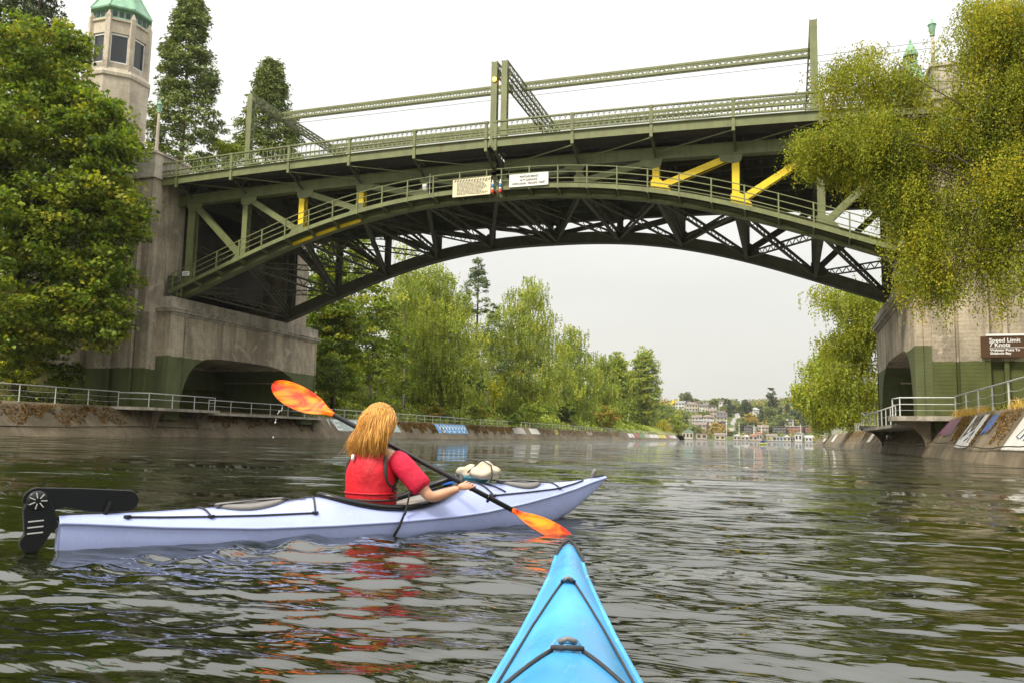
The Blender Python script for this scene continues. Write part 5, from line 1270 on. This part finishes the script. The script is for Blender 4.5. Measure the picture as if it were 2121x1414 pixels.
me = bpy.data.meshes.new('body'); me.from_pydata(vsk, esk, []); me.update()
body = bpy.data.objects.new('body', me); col.objects.link(body); me.materials.append(M['skin']); adopt(body, per_)
sm_ = body.modifiers.new('skin', 'SKIN'); sm_.use_smooth_shade = True
for i, r__ in enumerate(rsk): me.skin_vertices[0].data[i].radius = r__; me.skin_vertices[0].data[i].use_root = (i == 0)
sub(body, 2)
def hand(hc, wr_, name, grip_sign):
    """palm over the shaft, four fingers and a thumb curled round it"""
    tw = (wr_-hc).normalized(); tw = (tw-SH*tw.dot(SH)).normalized(); top = SH.cross(tw).normalized()
    if top.z < 0: top = -top
    mb = MB(); rs = .0165
    rings = []
    for f, wd, th in ((0, .024, .018), (.35, .036, .017), (.75, .042, .016), (1., .041, .013)):
        c = wr_.lerp(hc+tw*.012+top*(rs+.012), f); up_ = top
        rings.append([c+SH*(wd*math.cos(t))+up_*(th*math.sin(t)) for t in [2*math.pi*k/12 for k in range(12)]])
    mb.loft(rings)
    for j, (o_, ln_, r__) in enumerate(((-.032, .92, .0088), (-.011, 1.02, .0092), (.011, 1., .0090), (.031, .86, .0078))):
        pts = []
        for ang in np.linspace(75, 75-175*ln_, 8):
            rad_ = rs+r__*.85; a_ = R(ang)
            pts.append(hc+SH*(o_*grip_sign)+tw*(-math.cos(a_)*rad_)+top*(math.sin(a_)*rad_))
        pts = [wr_.lerp(hc+tw*.012+top*(rs+.012), .85)+SH*(o_*grip_sign)]+pts
        mb.tube(pts, [r__*1.05]+[r__*(1-.035*i) for i in range(8)], 8)
    pts = [wr_.lerp(hc, .45)+SH*(-.03*grip_sign), hc+tw*.03+SH*(-.05*grip_sign)+top*.0]
    for ang in (175, 215, 255): pts.append(hc+SH*(-.046*grip_sign)+tw*(-math.cos(R(ang))*(rs+.009))+top*(math.sin(R(ang))*(rs+.009)))
    mb.tube(pts, [.014, .0125, .011, .0098, .0085], 8)
    o = mb.build(name, M['skin'], per_, True); sub(o, 1); return o
hand(haR, wrR, 'hand', 1); hand(haL, wrL, 'hand', -1)
# life vest: a thick padded shell with arm holes, collar and straps
def ell(c, ra, rb, n=28, k=2.6, rr=rv, ff=fv):
    out_ = []
    for t in [2*math.pi*i/n for i in range(n)]:
        ct, st = math.cos(t), math.sin(t)
        out_.append(c+rr*(ra*math.copysign(abs(ct)**(2/k), ct))+ff*(rb*math.copysign(abs(st)**(2/k), st)))
    return out_
vest = MB().loft([ell(B(0, -.005, .03), .150, .115), ell(B(0, -.008, .05), .172, .132), ell(B(0, -.01, .12), .170, .134), ell(B(0, -.016, .2), .166, .136), ell(B(0, -.02, .28), .170, .140), ell(B(.004, -.02, .345), .158, .134), ell(B(.008, -.02, .40), .128, .122), ell(B(.012, -.015, .445), .098, .10), ell(B(.015, -.012, .468), .078, .084), ell(B(.015, -.01, .47), .06, .066)], True)
vo = vest.build('life_vest', M['pfd'], per_, True); sub(vo, 1)
sea = MB().tube([p+up*0 for p in ell(B(0, -.014, .175), .1705, .1385)][:]+[ell(B(0, -.014, .175), .1705, .1385)[0]], .006, 6).build('seam', M['pfd'], vo, True)
for zz in (.06, .135): MB().tube(ell(B(0, -.012, zz), .171, .1375)+[ell(B(0, -.012, zz), .171, .1375)[0]], .011, 6, flat=.5).build('belt', M['strap'] if zz > .1 else M['pfd'], vo, True)
for sg_, shp in ((1, shR), (-1, shL)):
    d_ = (B(sg_*.3, 0, .36)-B(0, 0, .36)).normalized()
    c = B(sg_*.148, -.005, .325)
    MB().tube([c+fv*(.072*math.cos(t))+up*(.105*math.sin(t))+rv*(sg_*(.012-.045*max(0, math.sin(t))**2)) for t in [2*math.pi*k/24 for k in range(25)]], .011, 8).build('arm_hole_binding', M['strap'], vo, True)
MB().lathe(B(-.05, -.152, .405), [(.004, -.02), (.012, -.015), (.012, .015), (.004, .02)], 10, (0, .2, 1)).build('whistle', M['white'], vo, True)
# shirt sleeves
for shp, el, sg_ in ((shR, elR, 1), (shL, elL, -1)):
    ax = (el-shp).normalized()
    st_ = shp-rv*(sg_*.05)+up*.0
    pts = [st_, shp+ax*.02, shp.lerp(el, .35), shp.lerp(el, .62), shp.lerp(el, .80)]
    slv = MB().tube(pts, [.07, .078, .074, .074, .080] if sg_ > 0 else [.05, .06, .06, .06, .062], 18, True).build('shirt_sleeve', M['shirt'], per_, True); sub(slv, 1)
MB().tube([B(.165, -.03, .15), V(BK.K(1.98, .25, .27)), V(BK.on(1.93, .275, .03)), V(BK.K(1.90, .315, .13)), V(BK.K(1.87, .31, .05)), V(BK.K(1.84, .295, -.01))], .015, 8, flat=.25).build('loose_strap', M['strap'], per_, True)
for z_ in (.2, .09): MB().box(B(.165, .02, z_), (.02, .05, .03)).build('buckle', M['black'], per_, bevel=.004)
# hair: a smooth mass below many separate locks
def hairmat():
    m_, t, b, o = newmat('blond_hair'); a = t.nodes.new('ShaderNodeAttribute'); a.attribute_name = 'tint'
    t.links.new(a.outputs['Color'], b.inputs['Base Color']); b.inputs['Roughness'].default_value = .42; b.inputs['Specular IOR Level'].default_value = .6; return m_
M['hair'] = hairmat(); M['hair_in'] = pmat('hair_under', (.42, .19, .03), .6, .3, 25.)
bk = -hf
HC = hd+up*.015
def hp(r__, b_, z_): return HC+hr*r__+bk*b_+up*z_
inner = MB().loft([ell(hp(0, .0, .118), .03, .035, 20, 2, hr, bk), ell(hp(0, .0, .105), .062, .07, 20, 2, hr, bk), ell(hp(0, .005, .07), .09, .098, 20, 2, hr, bk), ell(hp(0, .015, .01), .10, .108, 20, 2, hr, bk), ell(hp(0, .03, -.06), .10, .105, 20, 2, hr, bk), ell(hp(.0, .055, -.13), .095, .085, 20, 2, hr, bk), ell(hp(-.005, .08, -.19), .08, .06, 20, 2, hr, bk), ell(hp(-.01, .09, -.24), .05, .035, 20, 2, hr, bk)])
sub(inner.build('hair_mass', M['hair_in'], per_, True), 1)
hv, hfz, ht = [], [], []
for i in range(3200):
    th = random.uniform(-math.pi, math.pi); ph = random.random()**.7*R(100)
    d = hr*(math.sin(ph)*math.sin(th))+bk*(math.sin(ph)*math.cos(th))+up*math.cos(ph)
    if d.dot(bk) < -.75 and d.z < .4: continue
    p0 = HC+Vector(hr*(d.dot(hr)*.098)+bk*(d.dot(bk)*.104)+up*(d.z*.118))
    lat = d.dot(hr); bkc = d.dot(bk)
    p1 = p0+d*random.uniform(.012, .04)+up*.012*random.random()
    side = max(0, abs(lat)-.5)
    zl = random.uniform(-.25, -.14) if bkc > -.2 else random.uniform(-.19, -.10)
    p2 = hp(lat*.162+random.gauss(0, .012), .075+.05*bkc+random.gauss(0, .015), -.05+random.gauss(0, .02))
    p3 = hp(lat*.135+random.gauss(0, .026)-.025, .085+.06*bkc+random.gauss(0, .022), zl)
    pts = []
    wv, wf = 2.2*th+random.gauss(0, .5), random.uniform(5.5, 8)
    for t in np.linspace(0, 1, 8):
        q = p0*(1-t)**3+p1*(3*t*(1-t)**2)+p2*(3*t*t*(1-t))+p3*t**3
        q = q+(hr*math.sin(wv+wf*t)+bk*math.cos(wv+wf*t))*(.017*t)
        pts.append(q)
    mb = MB().tube(pts, [.0036*(1-.7*k/7) for k in range(8)], 3)
    b0 = len(hv); hv += mb.v; hfz += [tuple(x+b0 for x in f) for f in mb.f]
    g = random.random(); c = np.array([.62, .27, .03])*(1-g)+np.array([.90, .50, .11])*g; c = c*random.uniform(.6, 1.12); ht += [(*c, 1)]*len(mb.v)
me = bpy.data.meshes.new('hair'); me.from_pydata(hv, [], hfz); me.update(); me.polygons.foreach_set('use_smooth', [True]*len(me.polygons))
at = me.attributes.new('tint', 'FLOAT_COLOR', 'POINT'); at.data.foreach_set('color', np.array(ht).ravel()); me.materials.append(M['hair'])
ho = bpy.data.objects.new('hair', me); col.objects.link(ho); adopt(ho, per_)
# face, turned away from us
fc = MB()
for sg_ in (-1, 1): fc.lathe(hp(sg_*.032, -.096, .012), [(.002, -.008), (.011, -.004), (.012, 0), (.008, .006), (.002, .008)], 8, (hf.x, hf.y, 0))
fc.build('eye', M['white'], per_, True)
MB().loft([ell(hp(0, -.098, .015), .006, .006, 8, 2, hr, bk), ell(hp(0, -.112, -.02), .012, .014, 8, 2, hr, bk), ell(hp(0, -.1, -.032), .012, .008, 8, 2, hr, bk)]).build('nose', M['skin'], per_, True)
MB().loft([ell(hp(0, -.094, -.055), .024, .008, 10, 2, hr, bk), ell(hp(0, -.098, -.062), .026, .009, 10, 2, hr, bk), ell(hp(0, -.092, -.07), .02, .006, 10, 2, hr, bk)]).build('mouth', M['red'], per_, True)

# ------------------------------------------------------------------ paddle
def blademat():
    m_, t, b, o = newmat('marbled_orange_blade'); p = position(t)
    n1 = noise(t, 5., 3, position(t, (1, 1, 2.4)), .5, 1.6)
    t.links.new(rmp(t, n1.outputs[0], [(.36, (.88, .27, .001)), (.5, (.86, .12, .001)), (.62, (.70, .022, .001))]), b.inputs['Base Color'])
    b.inputs['Roughness'].default_value = .4; b.inputs['Specular IOR Level'].default_value = .18; return m_
M['blade'] = blademat()
pad = empty('paddle', PAa.lerp(PAb, .5), label='black shafted paddle with marbled orange blades held by the paddler', cat='paddle', group='paddles')
s0, s1 = sh_at(688), sh_at(1066)
MB().tube([s0-SH*.02, s0.lerp(s1, .5), s1+SH*.02], .0165, 14).build('shaft', M['black'], pad, True)
MB().tube([sh_at(1012), sh_at(1015)], .034, 14).build('drip_ring', M['black'], pad, True)
def blade(root_p, tip_p, nrm, wmax, parent):
    d = (tip_p-root_p); L = d.length; d.normalize(); n_ = (nrm-d*nrm.dot(d)).normalized(); w_ = n_.cross(d).normalized(); rings = []
    for f, wd, as_ in ((0, .021, 0), (.08, .022, 0), (.16, .035, .0), (.28, .075, .004), (.45, .098, .01), (.62, .104, .012), (.78, .096, .012), (.9, .072, .01), (.97, .042, .008), (1., .012, .006)):
        wd = wd*wmax/.1; c = root_p+d*(L*f)+w_*as_+n_*(.03*(f-.3)**2*L)
        th = .018 if f < .1 else max(.0035, .014*(1-f)**1.2); r_ = []
        for t in [2*math.pi*k/16 for k in range(16)]:
            cc = math.cos(t); r_.append(c+w_*(wd*cc)+n_*(math.sin(t)*th*(1 if f < .12 else .45+.55*math.exp(-(cc/.22)**2))+(-.012*(1-cc*cc) if f > .2 else 0)))
        rings.append(r_)
    o = MB().loft(rings).build('blade', M['blade'], parent, True); sub(o, 1); return o
vc = (Vector((0, 0, H))-PAa).normalized()
blade(s0+SH*.03, PAa, (vc+up*.25), .09, pad)
blade(s1-SH*.03, PAb, (vc*.6+up*1.0), .085, pad)
stb = MB()   # the two words printed on the lower blade are only a dark scribble in the photograph
mb = MB()      # drips falling from the lifted blade
for px_, py_ in ((590, 826), (588, 834), (585, 842), (583, 846), (578, 852), (576, 856), (582, 850), (569, 874), (566, 905), (572, 868), (592, 830)):
    q_ = onY(px_+random.uniform(-2, 2), py_, 5.06); r__ = random.uniform(.003, .006)
    mb.lathe(q_, [(r__*.1, -r__*1.6), (r__*.9, -r__*.5), (r__, 0), (r__*.6, r__*.9), (r__*.1, r__*1.8)], 6)
m_, t_, b_, o_ = newmat('water_drop'); b_.inputs['Base Color'].default_value = (.9, .92, .93, 1); b_.inputs['Roughness'].default_value = .05; b_.inputs['Transmission Weight'].default_value = .3
tag(mb.build('water_drops', m_, None, True), 'drops of water falling from the lifted paddle blade', 'water drops', kind='stuff')
# ------------------------------------------------------------------ bags on the foredeck
def lump(c, sz, seed, amp=.22, n=3):
    import bmesh
    bm = bmesh.new(); bmesh.ops.create_icosphere(bm, subdivisions=n, radius=1.); r2 = random.Random(seed)
    dirs = [Vector((r2.gauss(0, 1), r2.gauss(0, 1), r2.gauss(0, 1))).normalized() for _ in range(11)]
    for v in bm.verts:
        k = 1.
        for i, d in enumerate(dirs): k += amp*.5*math.sin(5*v.co.dot(d)+i)*.5
        q = v.co*k; v.co = Vector((q.x*sz[0], q.y*sz[1], max(-.65, q.z)*sz[2]))+V(c)
    vs_ = [tuple(v.co) for v in bm.verts]; fs = [tuple(v.index for v in f.verts) for f in bm.faces]; bm.free(); return vs_, fs
M['canvas'] = pmat('canvas_bag', (.56, .49, .36), .85, .12, 10., .5, 30.); M['bluebag'] = pmat('blue_drybag', (.02, .14, .50), .4, .15, 10.); M['teal'] = pmat('teal_cloth', (.06, .38, .42), .6, .2, 10.)
bc = V(BK.on(2.78, -.02, .045))
bag = empty('canvas_bag', bc-up*.05, label='crumpled beige canvas bag strapped on the foredeck beside the paddle', cat='bag')
vs_, fs = lump(bc+V((0, 0, .03)), (.095, .125, .07), 5, .34, 4); mb = MB(); mb.add(vs_, fs); mb.build('sack', M['canvas'], bag, True)
mb = MB(); vs_, fs = lump(bc+V((-.13, -.02, .035)), (.075, .06, .05), 9, .2); mb.add(vs_, fs); mb.build('rolled_neck', M['canvas'], bag, True)
MB().tube([bc+V(x_) for x_ in ((-.10, -.10, .03), (-.02, -.02, .12), (.07, -.07, .085), (.10, -.12, .02), (.09, -.14, -.03))], .006, 6).build('draw_cord', M['cord'], bag, True)
bc2 = V(BK.on(2.74, -.17, .05))
bg2 = empty('dry_bag', bc2-up*.05, label='blue and teal bundle lying behind the beige bag on the kayak', cat='bag')
mb = MB(); vs_, fs = lump(bc2+V((-.14, .0, .02)), (.075, .06, .055), 3, .15); mb.add(vs_, fs); mb.build('sack', M['bluebag'], bg2, True)
mb = MB(); vs_, fs = lump(bc2+V((.0, .05, .05)), (.13, .06, .04), 4, .3); mb.add(vs_, fs); mb.build('cloth', M['teal'], bg2, True)

# ------------------------------------------------------------------ bow of the kayak the picture is taken from
tip = onZ(1178, 1128, .25)
TB = [(0., .014, .238, .252, .20), (.012, .024, .236, .256, .18), (.04, .033, .236, .260, .15), (.1, .038, .234, .262, .10), (.4, .052, .215, .256, .0), (.75, .086, .185, .245, -.08), (1.0, .112, .165, .235, -.1), (1.45, .162, .142, .225, -.12), (2.0, .22, .138, .222, -.12), (2.6, .26, .14, .225, -.12), (3.2, .275, .14, .22, -.12), (4.0, .22, .14, .2, -.11), (4.6, .1, .15, .18, -.06), (4.9, .03, .17, .18, .05)]
BB = Boat((tip[0], tip[1]), (-tip[0], -tip[1]), TB, 1.7)
kb = BB.build('kayak', M['sky_p'], 'bright blue kayak bow with black bungee cords in the foreground', (3.15, .5, .2), 150, 26)
MB().tube([BB.on(3.15+.52*math.cos(t), .21*math.sin(t), .012) for t in [2*math.pi*k/40 for k in range(41)]], .02, 8).build('coaming', M['black'], kb, True)
def bl(pts, r_=0.0031, lift=.004): return deck_line(pts, r_, kb, BB, 'bungee_cord', 'cord', lift)
a1, a2 = .74, 1.34
bl([(a1, -.018), (1.05, -.082), (1.5, -.146)]); bl([(a1, .018), (1.05, .082), (1.5, .146)])
bl([(a1, -.018), (a1+.012, 0), (a1, .018)], .005, .008)
bl([(a2+.03, -.03), (1.48, -.13), (1.62, -.172)], .0042); bl([(a2+.03, .03), (1.48, .13), (1.62, .172)], .0042); bl([(a2+.03, -.03), (a2+.045, -.012), (a2+.045, .012), (a2+.03, .03)], .0056, .008)
for a_ in (a1, a2):
    mb = MB(); k_ = 1. if a_ == a1 else 1.5
    mb.loft([[BB.on(a_-.012+.022*f*k_*math.cos(t), .02*f*k_*math.sin(t), z) for t in [2*math.pi*q/18 for q in range(18)]] for f, z in ((1., -.001), (.8, .008), (.4, .0125), (.1, .013))])
    mb.build('deck_lug', M['sky_p'], kb, True)
    MB().tube([BB.on(a_+.012, -.012*k_, .012), BB.on(a_+.016, 0, .018), BB.on(a_+.012, .012*k_, .012)], .005, 8).build('eyelet', M['hatch'], kb, True)
MB().tube([BB.K(.34, -.052, .2), BB.K(.2, -.046, .235), BB.on(.06, -.02, .012), BB.on(.035, 0, .014), BB.on(.06, .024, .012), BB.K(.14, .042, .236), BB.K(.16, .04, .222)], .0062, 8).build('toggle_cord', M['cord'], kb, True)

# ------------------------------------------------------------------ distant paddler
fk = onZ(1577, 920, 0.); TF = [(0, .02, .2, .22, .0), (.6, .16, .16, .24, -.1), (1.6, .28, .16, .28, -.12), (2.4, .29, .16, .27, -.12), (3.4, .16, .18, .24, -.08), (4.2, .02, .25, .27, .1)]
BF_ = Boat((fk[0]-.25, fk[1]-1.), (.22, .97), TF)
M['lime'] = pmat('lime_plastic', (.5, .55, .05), .4, .1); M['navy'] = pmat('navy_jacket', (.02, .03, .26), .7, .1)
BF_.build('kayak', M['lime'], 'tiny lime kayak far out at the end of the canal', (2.0, .45, .2), 40, 12)
q0 = V(BF_.K(1.9, 0, .1)); fp = empty('person', q0, label='distant paddler in a dark blue jacket', cat='person')
u3, n3 = Vector((BF_.u[0], BF_.u[1], 0)), Vector((BF_.n[0], BF_.n[1], 0))
l1, l2 = q0+n3*-.75+up*-.05, q0+n3*.75+up*.8
hL, hR = l1.lerp(l2, .34)+u3*.35, l1.lerp(l2, .66)+u3*.35
mb = MB().loft([ell(q0+up*0, .17, .13, 14, 2, n3, u3), ell(q0+up*.25, .18, .13, 14, 2, n3, u3), ell(q0+up*.45, .2, .12, 14, 2, n3, u3), ell(q0+up*.55, .08, .08, 14, 2, n3, u3)])
mb.tube([q0+up*.46+n3*-.19, q0+up*.25+n3*-.3+u3*.12, hL], [.07, .055, .04], 8); mb.tube([q0+up*.46+n3*.19, q0+up*.4+n3*.32+u3*.12, hR], [.07, .055, .04], 8)
mb.build('jacket', M['navy'], fp, True)
mb = MB().lathe(q0+up*.55, [(.045, 0), (.05, .05), (.08, .1), (.095, .17), (.085, .24), (.03, .28)], 12); mb.build('head', M['skin'], fp, True)
MB().lathe(q0+up*.66-u3*.01, [(.1, 0), (.1, .08), (.085, .14), (.03, .175)], 12).build('hair', M['bark'], fp, True)
fpad = empty('paddle', l1.lerp(l2, .5), label='yellow bladed paddle lifted by the distant paddler', cat='paddle', group='paddles')
w1, w2 = l1+u3*.35, l2+u3*.35; dd = (w2-w1).normalized()
MB().tube([w1, w2], .018, 8).build('shaft', M['black'], fpad)
for p_, s_ in ((w1, -1), (w2, 1)):
    MB().prism([p_+dd*(s_*a_)+up*b_ for a_, b_ in ((-.02, -.03), (.12, -.1), (.36, -.1), (.45, 0), (.36, .1), (.12, .1), (-.02, .03))], u3*.02).build('blade', M['lime'], fpad)

# ------------------------------------------------------------------ smoky late-summer air
hz = MB().bb((-960, -60, -6), (960, 1520, 120)).build('haze', None); tag(hz, kind='stuff')
hm_ = bpy.data.materials.new('haze_air'); hm_.use_nodes = True; t_ = hm_.node_tree; t_.nodes.clear()
oo = t_.nodes.new('ShaderNodeOutputMaterial'); pv = t_.nodes.new('ShaderNodeVolumePrincipled'); pv.inputs['Color'].default_value = (.95, .96, .95, 1); pv.inputs['Density'].default_value = .00012; pv.inputs['Anisotropy'].default_value = .3
t_.links.new(pv.outputs[0], oo.inputs['Volume']); hz.data.materials.append(hm_)
